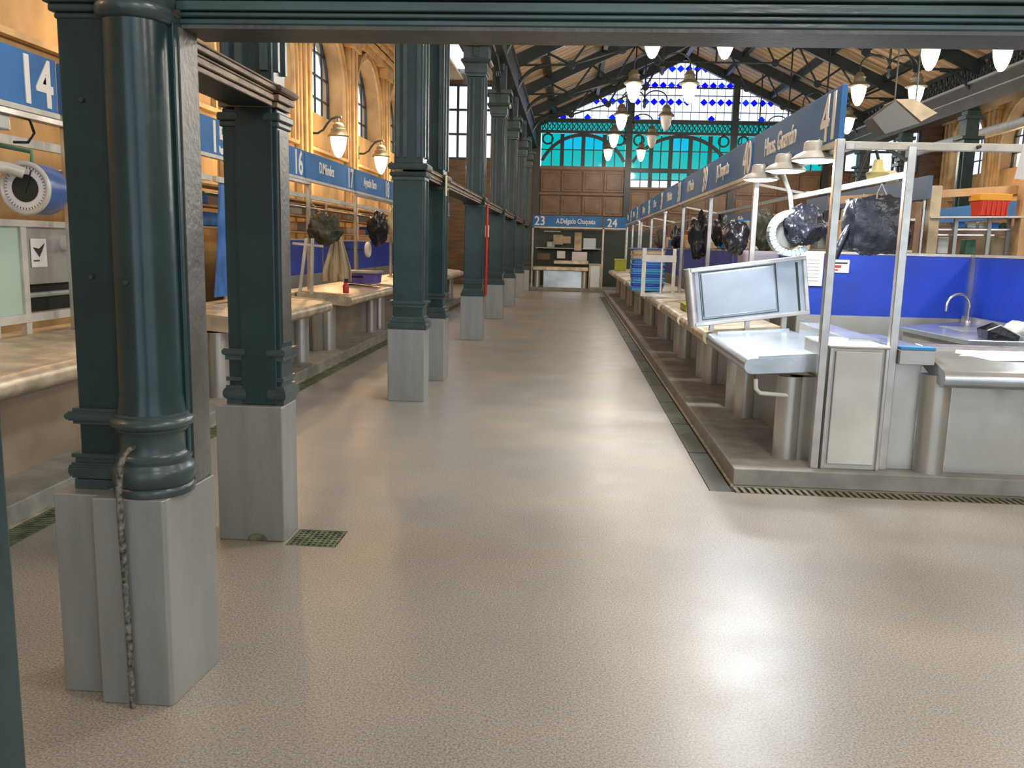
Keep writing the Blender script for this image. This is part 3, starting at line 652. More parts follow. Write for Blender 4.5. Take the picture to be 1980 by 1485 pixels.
tag(o, 'dark iron arcade beam carried on the left row of columns', 'beam')

# right arcade (beam, frieze, columns)
t = thing('arcade_beam', 'grey painted arcade beam running over the right row of columns', 'beam', (9.7, 20, 5.1))
obj('web', MB().box(9.52, 9.95, 8, YB, 5.12, 5.72), mat('grey_beam', (0.042, 0.040, 0.036), 0.5, 0, 3, .2), t)
obj('flange', MB().box(9.46, 10.0, 8, YB, 5.70, 5.76).box(9.47, 10.0, 8, YB, 5.40, 5.43), ENAMEL, t, bevel=.005, seg=1)
fz = MB(); y = 14.0
while y < 33.8:
    fz.bar((9.7, y, 5.78), (9.7, y+.3, 6.2), .04); fz.bar((9.7, y+.3, 5.78), (9.7, y, 6.2), .04); fz.bar((9.7, y, 5.76), (9.7, y, 6.22), .05)
    fz.tube([(9.7, y+.15+.12*math.cos(2*PI*k/8), 5.99+.12*math.sin(2*PI*k/8)) for k in range(8)], .02, 4, True); y += .34
fz.box(9.62, 9.78, 14, YB, 6.2, 6.3)
obj('frieze_tracery', fz, GREEND, t, kind='stuff')
for y, w_ in ((18.4, 'nearest'), (22.35, 'second'), (26.5, 'third'), (30.2, 'farthest')):
    c_ = thing('iron_column', '%s dark green column of the right row, under the grey arcade beam' % w_, 'column', (9.7, y+.15, 0))
    obj('shaft', MB().box(9.56, 9.84, y, y+.28, .5, 4.3).box(9.50, 9.56, y+.08, y+.2, .5, 4.3), GREEN, c_, bevel=.01)
    obj('plinth', MB().box(9.5, 9.9, y-.06, y+.34, 0, .6), PLINTH, c_)
    obj('capital', ring_box(MB(), 9.56, 9.84, y, y+.28, [(4.15, 4.25, .1), (4.3, 4.42, .05), (4.42, 4.5, .13), (4.5, 5.12, 0.02), (4.9, 5.0, .08)]), GREENM, c_, bevel=.01)

# ================================================================== LAMPS
GP = [(.012, 0), (.045, .012), (.085, .07), (.12, .16), (.144, .27), (.154, .36), (.15, .41)]
def pendant(x, y, lab, lit=(1, 1), p=60):
    t = thing('pendant_lamp', lab, 'lamp', (x, y, 4.6), 'double pendant lamps of the nave')
    obj('stem', MB().tube([(x, y, 8.0), (x, y, 5.28)], .022, 8), GREEND, t)
    obj('finial', MB().lathe([(.01, 5.18), (.05, 5.24), (.03, 5.3), (.06, 5.36), (.03, 5.42)], (x, y, 0), 10), GREEND, t, smooth=True)
    for e, on in zip((-1, 1), lit):
        P = [(x + e*(.29 - .29*math.cos(PI*k/12)), y, 5.42 + .22*math.sin(PI*k/12)) for k in range(13)] + [(x + e*.58, y, 5.25)]
        obj('arm', MB().tube(P, .018, 6), GREEND, t, smooth=True)
        sh_ = obj('lamp_shade', MB().lathe([(.20, 5.0), (.22, 5.02), (.17, 5.07), (.12, 5.10), (.11, 5.17), (.13, 5.19), (.10, 5.22), (.07, 5.28), (.03, 5.30)], (x + e*.58, y, 0), 20), SHADE, t, smooth=True)
        obj('globe', MB().lathe([(r, 4.63 + h) for r, h in GP], (x + e*.58, y, 0), 20), GLOBEW if on else GLOBED, sh_, smooth=True, label=None if on else 'unlit greyish globe')
        if on: lamp_light((x + e*.58, y, 4.53), p, SOFT)
ORD = ['nearest', 'second', 'third', 'fourth', 'farthest']
for i, y in enumerate((14.6, 18.9, 23.3, 27.3, 31.4)):
    pendant(1.78, y, '%s double pendant lamp above the aisle, left of the roof ridge' % ORD[i], (1, 0) if i in (2, 3) else (1, 1), 55)
for i, y in enumerate((15.3, 18.9, 23.3, 27.3, 31.4)):
    pendant(6.42, y, '%s double pendant lamp right of the roof ridge, above the right stalls' % ORD[i], (1, 1), 55)
# the same series goes on over and behind the camera: their light
for y in (10.2, 6.0, 1.8, -2.0):
    for x in (1.78, 6.42):
        lamp_light((x, y, 4.55), 190, (1.0, 0.97, 0.92), .3)
def sconce(y, lab):
    t = thing('wall_lamp', lab, 'lamp', (-5.8, y, 3.9), 'curved arm wall lamps of the left wall')
    obj('back_plate', MB().box(-5.66, -5.62, y-.05, y+.05, 3.72, 4.05), GREEND, t, bevel=.01)
    P = [(-5.62, y, 3.86), (-5.5, y, 3.86), (-5.38, y, 3.93), (-5.3, y, 4.05), (-5.2, y, 4.16), (-5.08, y, 4.2), (-4.98, y, 4.2)]
    obj('arm', MB().tube(P, .025, 8), GREEND, t, smooth=True)
    obj('hook', MB().tube([(-5.05, y, 4.2), (-5.05, y, 4.05)], .018, 8), GREEND, t)
    sh_ = obj('lamp_shade', MB().lathe([(.23, 3.78), (.235, 3.81), (.17, 3.88), (.16, 3.95), (.12, 3.97), (.125, 4.03), (.09, 4.07), (.04, 4.09)], (-5.05, y, 0), 22), SHADE, t, smooth=True)
    obj('globe', MB().lathe([(r*1.12, 3.36 + h*1.1) for r, h in GP], (-5.05, y, 0), 22), GLOBEW, sh_, smooth=True)
    lamp_light((-4.98, y, 3.25), 60, WARM)
    lamp_light((-4.9, y, 4.25), 75, WARM)
for y, l in ((14.45, 'wall lamp hidden behind the second column on the ochre wall'), (18.6, 'larger curved arm wall lamp with glowing globe on the ochre wall'), (22.75, 'smaller curved arm wall lamp beside the third column on the ochre wall'), (26.9, 'farthest wall lamp on the ochre wall')):
    sconce(y, l)
for y in (10.3, 6.1, 2.0): lamp_light((-5.0, y, 4.0), 65, WARM)
for y in (18.6, 23, 28): lamp_light((13.0, y, 4.0), 45, WARM)

# ================================================================== STALLS
def stall_sign(side, y0, y1, num, name, lab, x=None, z0=2.34, z1=2.69, scale=1.0, numonly=False, glare=False):
    x = x if x is not None else (1.75 if side > 0 else -3.6)
    t = thing('stall_sign', lab, 'sign', (x, (y0+y1)/2, z0), 'blue stall name signs')
    if side > 0: b0, b1 = x, x + .04
    else: b0, b1 = x - .04, x
    bo = obj('board', MB().box(b0, b1, y0+.012, y1-.012, z0, z1), SIGN, t, bevel=.004)
    fx0, fx1 = b0-.012, b1+.012
    obj('edge_trim', MB().box(fx0, fx1, y0+.01, y1-.01, z0-.035, z0), CREAM, t)
    h = z1 - z0
    if side > 0: ux, xx = (0, -1, 0), x - .003
    else: ux, xx = (0, 1, 0), x + .003
    yn = y0 + .04 if side > 0 else y1 - .06        # number at the near end (right row), the far end (left row)
    text('number', num, h*1.22, LETTER, bo, (xx, yn, z0 + .03), ux, (0, 0, 1), 'RIGHT', .88, bold=.008)
    if name: text('lettering', name, h*.60, LETTER, bo, (xx, (y0+y1)/2 + (.30 if side > 0 else -.30), z0 + .12), ux, (0, 0, 1), 'CENTER', .86, bold=.004)
    return t
RS = [(6.0, 8.75, '41', 'Hnos. Guzmán'), (8.8, 11.5, '40', 'J.Chaqueta'), (11.55, 14.2, '39', 'A.Morán'), (14.3, 17.0, '38', 'M.Benítez'), (17.05, 19.7, '37', 'F.Pérez'), (19.8, 22.6, '36', 'J.Ortega'), (23.3, 25.7, '35', 'A.Marín'), (25.75, 28.2, '34', 'R.Vega')]
for i, (a_, b_, n_, s_) in enumerate(RS):
    stall_sign(1, a_, b_, n_, s_, 'blue sign lettered %s %s in the row over the right counters' % (s_, n_), z0=2.34, z1=2.70)
ORD8 = ['first', 'second', 'third', 'fourth', 'fifth', 'sixth', 'seventh', 'eighth']
LS = [(3.2, 5.96, '14', ''), (6.0, 8.95, '15', ''), (9.0, 11.52, '16', ''), (11.58, 14.2, '17', 'D.Méndez'), (14.28, 17.0, '18', 'Agustín Baro'), (17.05, 19.8, '19', ''), (19.85, 22.6, '20', ''), (22.65, 25.4, '21', '')]
for a_, b_, n_, s_ in LS: stall_sign(-1, a_, b_, n_, s_, ('blue sign lettered %s over the left counters' % s_) if s_ else ('blue sign with a large white %s over the left counters, %s from the camera' % (n_, ORD8[LS.index((a_, b_, n_, s_))])), z0=2.42, z1=2.775)

def post(mb, x, y, z0, z1, w_=.05): return mb.box(x-w_/2, x+w_/2, y-w_/2, y+w_/2, z0, z1)
# right row frame
def stall_frame(side, ys_, lab, x, ztop, zb=.12, w_=.05, xb=None):
    t = thing('stall_stand', lab, 'frame', (x, ys_[0], zb))
    for y in ys_: obj('post', post(MB(), x, y, zb, ztop, w_), STEELP, t, bevel=.004, seg=1)
    obj('top_rail', MB().box(x-.04, x+.04, ys_[0]-.02, ys_[-1]+.02, ztop, ztop+.04), STEELP, t, bevel=.004, seg=1)
    return t
t = stall_frame(1, [8.75, 11.5, 14.25], 'polished steel post frame under the second and third right signs', 1.80, 2.27)
# near frame with two front posts and cross tube
t = thing('stall_stand', 'tall polished steel frame at the near corner of the right stall', 'frame', (1.74, 5.9, .12))
obj('post', post(MB(), 1.735, 5.905, .12, 2.335, .055), STEELP, t, bevel=.004, seg=1)
obj('post', post(MB(), 2.205, 5.935, .12, 2.30, .055), STEELP, t, bevel=.004, seg=1)
obj('cross_tube', MB().box(1.765, 2.95, 5.925, 5.975, 2.275, 2.325), CREAM, t, bevel=.004, seg=1)
obj('top_rail', MB().box(1.77, 1.83, 5.9, 8.7, 2.27, 2.31), STEELP, t, bevel=.004, seg=1)
obj('inner_rail', MB().bar((2.2, 5.95, 2.12), (2.15, 8.7, 2.12), .04, .04), ENAMEL, t)
obj('bolt', MB().lathe([(.012, -.03), (.012, .0)], (2.62, 5.925, 2.30), 8, 'y'), GREEND, t)
obj('brace', MB().tube([(2.0, 5.95, 2.31), (2.2, 5.93, 2.20)], .012, 6), GREEND, t)
stall_frame(1, [17.0, 19.75, 22.6], 'polished steel post frame under the fifth and sixth right signs', 1.80, 2.27)
stall_frame(1, [23.3, 25.7, 28.2], 'farthest polished steel post frame of the right row', 1.80, 2.27)
stall_frame(-1, [4.35, 6.06], 'steel post frame beside the round dial scale on the left', -3.62, 2.34, w_=.06)
stall_frame(-1, [8.95, 11.75], 'steel post frame beside the second column, under the third left sign', -3.62, 2.34)
stall_frame(-1, [14.35, 17.2, 20], 'steel post frame left of the third column, under the fifth left sign', -3.62, 2.34)
for a_, b_, w_ in ((3.2, 8.9, 'near'), (9.0, 20.0, 'far')):
    t = thing('pipe_rail', '%s cream hanging rail under the left signs' % w_, 'rail', (-3.8, a_, 2.15))
    obj('rail', MB().box(-3.80, -3.76, a_, b_, 2.18, 2.24), CREAM, t); obj('rail', MB().tube([(-3.9, a_, 2.06), (-3.9, b_, 2.06)], .018, 6), GREEND, t)

def counter(side, y0, y1, xf, xb, zt, lab, m=STEELW, drop=.13, legs=None, panel=STEELK, group=None, nose=.065, slope=.05):
    """counter with a bull-nosed front edge on fat round legs, panel set back"""
    t = thing('counter', lab, 'counter', ((xf+xb)/2, (y0+y1)/2, .12), group)
    e = 1 if side > 0 else -1
    # cross-section in (x,z)
    n = 8; zc = zt - nose; sec = []
    for i in range(n+1):
        a_ = -PI/2 + PI * i / n
        sec.append((xf + e*(nose - nose*math.cos(a_)), zc + nose*math.sin(a_)))
    sec += [(xb, zt + slope), (xb, zt - 2*nose + slope)]
    ct_ = obj('countertop', MB().prism([(p[0], y0, p[1]) for p in sec], (0, y1-y0, 0)), m, t, smooth=True)
    # rims and tray recess line
    xm0, xm1 = sorted((xf + e*.10, xb - e*.02))
    rr = MB()
    for yy in (y0+.005, y1-.03): rr.add([(xm0, yy, zt+.004), (xm1, yy, zt+.004), (xm1, yy+.025, zt+.004), (xm0, yy+.025, zt+.004), (xm0, yy, zt+.018+ (slope if e<0 else 0)), (xm1, yy, zt+.018+(slope if e>0 else 0)), (xm1, yy+.025, zt+.018+(slope if e>0 else 0)), (xm0, yy+.025, zt+.018+(slope if e<0 else 0))], [(0,3,2,1),(4,5,6,7),(0,1,5,4),(1,2,6,5),(2,3,7,6),(3,0,4,7)])
    obj('rim', rr, m, ct_, kind='stuff')
    for yl in (legs or [y0+.13, y1-.13]):
        xl = xf + e*.36
        obj('leg', MB().lathe([(.092, .12), (.092, zt-.13)], (xl, yl, 0), 22), STEEL, t, smooth=True)
        obj('leg_web', MB().box(min(xl, xb), max(xl, xb), yl-.06, yl+.06, .12, zt-.13), STEEL, t)
    px = xf + e*.50
    obj('front_panel', MB().box(min(px, px+e*.02), max(px, px+e*.02), y0-.1, y1+.1, .12, zt-.12), panel, t)
    return t
RC_ = [(6.06, 7.82, STEELB, 'near right counter with a bright pale steel top beside the corner cabinet'), (8.0, 9.75, STEELW, 'right counter below the raised steel flap'),
       (9.95, 11.9, STEELW, 'right counter holding the lime green tray'), (12.2, 14.3, STEELW, 'right counter under the standing white frame'),
       (14.5, 16.9, STEELW, 'right counter under the stack of blue boxes'), (17.2, 19.6, STEELW, 'sixth right counter from the camera, stained bull nose edge'),
       (20.0, 22.4, STEELW, 'seventh right counter from the camera'), (22.7, 25.2, STEELW, 'eighth right counter from the camera'), (25.6, 28.3, STEELW, 'farthest right counter, next to the lime boxes')]
for a_, b_, m_, l_ in RC_: counter(1, a_, b_, 1.25, 2.0, .85, l_, m_, nose=.06 if m_ is STEELW else .055, panel=STEEL)
LC_ = [(3.55, 6.6, 'near left counter with a golden bull nose edge beside the scale'), (7.6, 10.35, 'left counter seen just right of the second column'), (11.3, 14.05, 'left counter holding the red bottle and purple crate'),
       (14.4, 17.0, 'left counter seen between the third and fourth columns'), (17.4, 20.2, 'fifth left counter in the shade of the columns'), (20.6, 23.4, 'farthest left counter beyond the slim columns')]
for a_, b_, l_ in LC_: counter(-1, a_, b_, -2.9, -3.66, .86, l_, STEELW, nose=.065)
t = thing('back_shelf', 'low steel backing wall behind the left counters', 'panel', (-3.7, 12, .12))
obj('panel', MB().box(-3.70, -3.67, 3.4, 24, .12, .80), STEELK, t)
obj('ledge', MB().box(-3.95, -3.67, 3.4, 24, .80, .90), STEELW, t)

# corner cabinet
t = thing('steel_cabinet', 'tall dented steel corner cabinet between the two near posts', 'cabinet', (1.97, 6.2, .12))
obj('body', MB().box(1.772, 2.172, 5.89, 6.5, .12, .965), STEEL, t, bevel=.004, seg=1)
obj('door', MB().box(1.815, 2.130, 5.872, 5.892, .155, .945), mat('pale_steel', (.60, .58, .52), .38, .5, 1.8, .16, bump=.12, bscale=7), t, bevel=.008)
obj('frame_strip', MB().box(1.775, 1.80, 5.87, 5.89, .12, .965).box(2.145, 2.168, 5.87, 5.89, .12, .965), STEELP, t, bevel=.003, seg=1)
obj('top_edge', MB().box(1.768, 2.176, 5.868, 6.5, .965, .98), CREAM, t, bevel=.003, seg=1)
o = obj('raised_ledge', MB().box(1.99, 2.22, 6.2, 7.5, .86, 1.0), STEELB, bevel=.006); tag(o, 'narrow pale steel ledge behind the near right counter', 'ledge')
# recessed section to the right of the cabinet
t = thing('side_counter', 'narrow steel section with a blue strip right of the corner cabinet', 'counter', (2.32, 6.3, .12))
obj('front_panel', MB().box(2.235, 2.42, 5.955, 5.97, .12, .87), STEEL, t, bevel=.003, seg=1)
obj('fascia', MB().box(2.235, 2.47, 5.87, 6.2, .865, .965), STEEL, t, bevel=.004, seg=1)
obj('blue_strip', MB().box(2.24, 2.47, 5.872, 5.97, .965, .985), CYAN, t, bevel=.003, seg=1)
obj('top', MB().box(2.24, 2.46, 5.98, 6.9, .95, .97), STEELB, t)
# right-hand counter
t = thing('counter', 'broad shiny steel counter with a lilac sheen at the right edge of the stall', 'counter', (3.2, 6.0, .12))
n = 8; sec = [(5.70 + .06 - .06*math.cos(-PI/2 + PI*i/n), .795 + .06*math.sin(-PI/2 + PI*i/n)) for i in range(n+1)] + [(6.12, .955), (6.12, .85)]
obj('countertop', MB().prism([(2.475, p[0], p[1]) for p in sec], (1.55, 0, 0)), STEELB, t, smooth=True)
obj('leg', MB().lathe([(.098, .12), (.098, .80)], (2.515, 5.925, 0), 28), STEEL, t, smooth=True)
obj('front_panel', MB().box(2.61, 4.02, 5.93, 5.95, .12, .80), STEEL, t)
obj('panel_edge', MB().box(2.605, 2.622, 5.91, 5.93, .12, .80), STEELP, t)
obj('back_ledge', MB().box(2.475, 4.02, 6.12, 6.25, .90, .975), STEELP, t, bevel=.004, seg=1)
o = obj('paper_sheet', MB().add([(2.62, 5.95, .90), (3.4, 5.92, .898), (3.42, 6.09, .952), (2.70, 6.10, .953), (2.96, 5.93, .905), (3.02, 5.985, .925), (3.18, 5.94, .912)], [(0, 4, 5, 3), (4, 6, 5), (5, 6, 1, 2, 3)]).prism([(2.62, 5.95, .898), (3.4, 5.92, .890), (3.42, 6.0, .915), (2.70, 6.02, .925)], (0, 0, .004)), STEELW if False else PAPER)
tag(o, 'torn film sheet lying on the broad right counter', 'sheet')
o = obj('dangling_strap', MB().add([(2.99, 5.72, .74), (3.02, 5.72, .74), (3.06, 5.70, .64), (3.04, 5.69, .67), (3.05, 5.73, .74), (3.075, 5.72, .66)], [(0, 1, 2, 3), (1, 4, 5, 2)]).box(3.055, 3.07, 5.70, 5.72, .64, .755), BAG)
tag(o, 'black strip hanging under the edge of the broad right counter', 'strip')
# sink table
t = thing('sink_table', 'steel sink table with a slanted edge in front of the blue panels', 'table', (3.6, 7.9, .12))
obj('table_top', MB().prism([(3.16, 6.95, .90), (4.0, 6.95, .90), (4.0, 8.9, .90), (3.05, 8.1, .90)], (0, 0, .045)), STEELB, t, bevel=.006)
obj('cabinet_base', MB().prism([(3.20, 7.0, .12), (3.98, 7.0, .12), (3.98, 8.85, .12), (3.10, 8.12, .12)], (0, 0, .78)), STEEL, t)
obj('basin', MB().box(3.45, 3.8, 7.7, 8.2, .946, .950), ENAMEL, t)
obj('backsplash', MB().box(3.98, 4.02, 6.9, 8.95, .90, 1.0), STEEL, t)
tp = thing('tap', 'arched chrome tap at the corner of the blue panels', 'tap', (3.95, 8.7, .945))
obj('spout', MB().tube([(3.93, 8.7, .945), (3.93, 8.7, 1.10)] + [(3.93 - .12 + .12*math.cos(PI*k/10), 8.68 - .004*k, 1.10 + .13*math.sin(PI*k/10)) for k in range(11)] + [(3.69, 8.64, 1.06)], .014, 8), STEELP, tp, smooth=True)
obj('base_ring', MB().lathe([(.03, .945), (.03, .96), (.018, .975)], (3.93, 8.7, 0), 12), STEELP, tp, smooth=True)
# open black container and crumpled bag
t = thing('open_box', 'open black crumpled box lying on the sink table', 'box', (3.5, 7.05, .945))
obj('shell', MB().add([(3.33, 7.0, .947), (3.56, 6.98, .947), (3.58, 7.18, .947), (3.35, 7.2, .947), (3.325, 7.0, 1.02), (3.42, 7.0, 1.06), (3.57, 6.98, .985), (3.60, 7.18, 1.0), (3.45, 7.2, 1.07), (3.33, 7.2, 1.02)],
     [(0, 1, 2, 3), (0, 1, 6, 5, 4), (1, 2, 7, 6), (2, 3, 9, 8, 7), (3, 0, 4, 9)]), BAG, t)
obj('white_edge', MB().tube([(3.325, 7.0, 1.02), (3.42, 7.0, 1.063), (3.57, 6.98, .987)], .005, 6), WHITE, t)
o = obj('plastic_bag', blob((3.66, 7.2, 1.0), (.10, .10, .075), 3, .2, 4, 7), WHITE, smooth=True); tag(o, 'crumpled clear white plastic bag beside the open black box', 'bag')

# raised flap
flap = thing('counter_flap', 'raised steel counter flap standing tilted over the right counters', 'flap', (1.6, 7.9, .85))
ca, sa = math.cos(math.radians(8.2)), math.sin(math.radians(8.2)); ox, oz = 1.165, .898
def fl(u, v, y): return (ox + u*ca - v*sa, y, oz + u*sa + v*ca)
def flbox(u0, u1, v0, v1, y0, y1):
    m_ = MB(); return m_.add([fl(u0,v0,y0), fl(u1,v0,y0), fl(u1,v0,y1), fl(u0,v0,y1), fl(u0,v1,y0), fl(u1,v1,y0), fl(u1,v1,y1), fl(u0,v1,y1)], [(0,3,2,1),(4,5,6,7),(0,1,5,4),(1,2,6,5),(2,3,7,6),(3,0,4,7)])
obj('slab', flbox(0, 1.03, 0, .53, 7.93, 8.02), STEELF, flap, bevel=.01)
obj('rolled_edge', MB().tube([fl(-.005, 0, 7.965), fl(-.005, .53, 7.965)], .055, 16), STEELP, flap, smooth=True)
fr = MB()
for q in ((0, 1.03, 0, .035, 7.90, 7.93), (0, 1.03, .495, .53, 7.90, 7.93), (.995, 1.03, .035, .495, 7.90, 7.93)):
    b_ = flbox(*q); fr.add(b_.v, b_.f)
obj('rim', fr, STEELP, flap, bevel=.004, seg=1)
ip_ = obj('inset_panel', flbox(.085, .745, .075, .475, 7.912, 7.93), STEELF, flap, bevel=.012)
gl = MB()
for q in ((.07, .076, .055, .485, 7.926, 7.932), (.752, .760, .055, .495, 7.915, 7.932), (.07, .76, .05, .058, 7.926, 7.932), (.07, .76, .48, .488, 7.926, 7.932), (.935, .955, .04, .48, 7.925, 7.932)):
    b_ = flbox(*q); gl.add(b_.v, b_.f)
obj('groove', gl, GREEND, ip_)
for q in ((1.30, .93), (1.62, .97), (1.95, 1.02)): obj('support', MB().box(q[0], q[0]+.04, 7.94, 7.99, .86, q[1]), STEEL, flap)

o = obj('under_pipe', MB().tube([(1.345, 6.10, .70), (1.35, 6.10, .63), (1.38, 6.10, .60), (1.60, 6.12, .585)], .016, 8), WHITE, smooth=True); tag(o, 'bent white waste pipe under the near right counter', 'pipe')

# blue partition panels
def blue_partition(lab, segs):
    t = thing('partition', lab, 'partition', (*segs[0][0], .95))
    for (a_, b_) in segs:
        obj('blue_panel', MB().bar((a_[0], a_[1], 1.275), (b_[0], b_[1], 1.275), .03, .62), BLUE, t)
        obj('cap_rail', MB().bar((a_[0], a_[1], 1.60), (b_[0], b_[1], 1.60), .045, .025), CREAM, t)
        obj('base_panel', MB().bar((a_[0], a_[1], .545), (b_[0], b_[1], .545), .035, .84), STEEL, t)
        obj('post', post(MB(), b_[0], b_[1] - .03, .12, 1.61, .045), STEELP, t)
    return t
pt = blue_partition('royal blue partition panels behind the sink table', [((2.35, 9.0), (4.04, 9.0)), ((4.07, 8.95), (4.12, 6.3))])
t = thing('notice', 'small red and white notice on the blue panel by the near post', 'notice', (2.72, 8.98, 1.4))
obj('sheet', MB().box(2.64, 2.83, 8.972, 8.982, 1.40, 1.53), PAPER, t)
obj('band', MB().box(2.66, 2.75, 8.969, 8.972, 1.45, 1.475).box(2.66, 2.72, 8.969, 8.972, 1.42, 1.435), REDINK, t); obj('text_line', MB().box(2.66, 2.81, 8.969, 8.972, 1.49, 1.505), INK, t)
t = thing('notice', 'white notice sheet on the blue panel beside the raised flap', 'notice', (2.46, 8.9, 1.3))
obj('sheet', MB().box(2.34, 2.57, 8.965, 8.975, 1.26, 1.60), PAPER, t)
g = MB()
for k in range(7): g.box(2.37, 2.53, 8.962, 8.965, 1.31 + k*.035, 1.315 + k*.035)
obj('text_line', g, ENAMEL, t)
segs = [((-4.9, 12.2), (-4.9, 14.0)), ((-4.9, 14.0), (-4.9, 16.8)), ((-4.9, 16.8), (-4.9, 19.6)), ((-4.9, 19.6), (-4.9, 24))]
blue_partition('royal blue partition panels behind the left counters', segs)
blue_partition('royal blue partition panels along the far right stalls', [((2.55, 9.6), (2.6, 14)), ((2.6, 14), (2.6, 20)), ((2.6, 20), (2.6, 28))])

# dish lamps under sign 41
for i, (y, w_) in enumerate(((6.42, 'nearest'), (7.28, 'middle'), (8.2, 'farthest'))):
    t = thing('dish_lamp', '%s of the three cream dish lamps under sign 41' % w_, 'lamp', (1.93, y, 2.3), 'cream dish lamps under sign 41')
    hs_ = obj('housing', MB().lathe([(.162, 2.245), (.167, 2.255), (.135, 2.285), (.085, 2.31), (.08, 2.37), (.07, 2.38)], (1.72, y, 0), 28), CREAM, t, smooth=True)
    obj('diffuser', MB().lathe([(.02, 2.228), (.11, 2.232), (.155, 2.245)], (1.72, y, 0), 28), TUBEW, hs_, smooth=True)
    obj('arm', MB().tube([(1.72, y, 2.37), (1.75, y, 2.395), (1.80, y, 2.29)], .014, 6), STEELP, t)
    L = bpy.data.lights.new('lamp_light', 'AREA'); L.shape = 'DISK'; L.size = .28; L.energy = 34; L.color = (.92, .95, 1)
    o = bpy.data.objects.new('lamp_light', L); COL.objects.link(o); o.location = (1.72, y, 2.215)

# hanging things at the near right stall
o = obj('trash_bag', blob((2.35, 6.9, 1.815), (.265, .17, .245), 1, .10, 5, 6, boxy=.7), BAG, smooth=True); tag(o, 'large black plastic bag hanging between the two near posts', 'bag')
o = obj('hanging_hook', MB().tube([(2.35, 6.9, 1.96), (2.33, 6.88, 2.06), (2.36, 6.88, 2.13)], .006, 6).tube([(2.42, 6.9, 1.95), (2.40, 6.88, 2.05), (2.36, 6.88, 2.13)], .006, 6), STEELP); tag(o, 'wire hook holding the large black bag', 'hook')
o = obj('umbrella', MB().tube([(2.04, 6.85, 1.56), (2.10, 6.85, 1.72), (2.17, 6.85, 1.9)], [.035, .03, .012], 8), BAG, smooth=True); tag(o, 'folded dark umbrella hanging at the left of the large bag', 'umbrella')
t = thing('covered_scale', 'round grey scale dial partly wrapped in a black bag', 'scale', (1.95, 7.8, 1.58))
cx_, cz_ = 1.93, 1.76
ring = [(cx_ + .175*math.cos(a_), 7.78, cz_ + .175*math.sin(a_)) for a_ in [PI*.48 + k*PI*1.28/20 for k in range(21)]]
rg = MB()
for i in range(20): rg.bar(ring[i], ring[i+1], .12, .055, up=((ring[i][0]-cx_), 0, (ring[i][2]-cz_)))
obj('dial_ring', rg, mat('scale_enamel', (.20, .25, .25), .3), t, smooth=True)
obj('dial_face', MB().lathe([(.13, .0), (.13, .03)], (cx_, 7.80, cz_), 24, 'y'), ENAMEL2, t)
obj('bag_cover', blob((2.03, 7.74, 1.83), (.17, .12, .165), 5, .14, 5, 6, sag=.2), BAG, t, smooth=True)
obj('hanger', MB().tube([(1.93, 7.8, 1.93), (1.90, 7.8, 2.1), (1.82, 7.8, 2.28)], .02, 8), ENAMEL, t)
o = obj('trash_bag', blob((1.72, 9.2, 1.74), (.12, .12, .17), 8, .2, 4, 5), BAG, smooth=True); tag(o, 'dark bag hanging left of the wrapped scale', 'bag')
o = obj('trash_bag', blob((1.78, 12.2, 1.78), (.13, .13, .30), 9, .18, 4, 5), BAG, smooth=True); tag(o, 'long black bag hanging from the third post of the right row', 'bag')
o = obj('cutting_block', MB().box(1.95, 2.35, 9.9, 10.3, 1.30, 1.60), mat('lilac_grey_plastic', (.30, .28, .34), .5), bevel=.05, seg=4); tag(o, 'lilac grey rounded box behind the raised flap', 'box')
t = thing('support_stand', 'steel pedestal carrying the lilac box and scale behind the flap', 'stand', (2.1, 10.1, .12)); obj('column', MB().box(1.98, 2.3, 9.95, 10.25, .12, 1.30), STEEL, t)

t = thing('hanging_scoop', 'yellowish cup and cord hanging from the inner rail between the near posts', 'scoop', (2.38, 7.0, 2.2))
obj('cup', MB().lathe([(.02, 2.14), (.07, 2.16), (.085, 2.22), (.05, 2.24), (.03, 2.32)], (2.36, 7.0, 0), 16), mat('yellowed_plastic', (.5, .42, .16), .5), t, smooth=True)
obj('cup', MB().lathe([(.02, 2.14), (.06, 2.16), (.07, 2.21), (.03, 2.24)], (2.47, 7.02, 0), 16), TAN2, t, smooth=True)
obj('hook', MB().tube([(2.36, 7.0, 2.32), (2.32, 7.0, 2.44), (2.24, 6.9, 2.36), (2.17, 6.9, 2.12)], .012, 8), GREEND, t)
# notice hanging on the cross tube
t = thing('notice', 'white printed notice hanging from the cross tube at the right edge', 'notice', (3.0, 6.0, 2.1))
obj('sheet', MB().prism([(2.90, 5.92, 2.31), (3.30, 5.92, 2.30), (3.28, 5.93, 2.10), (2.875, 5.93, 2.105)], (0, .004, 0)), PAPER, t)
for k, s_ in enumerate(('NO', 'RECOGER', 'EL', 'PEDIDO', 'POR AQUÍ')): text('text_line', s_, .034, INK, t, (3.04, 5.916, 2.255 - k*.035), (1, 0, 0), (0, 0, 1), 'CENTER', 1.1, .001, bold=.001)

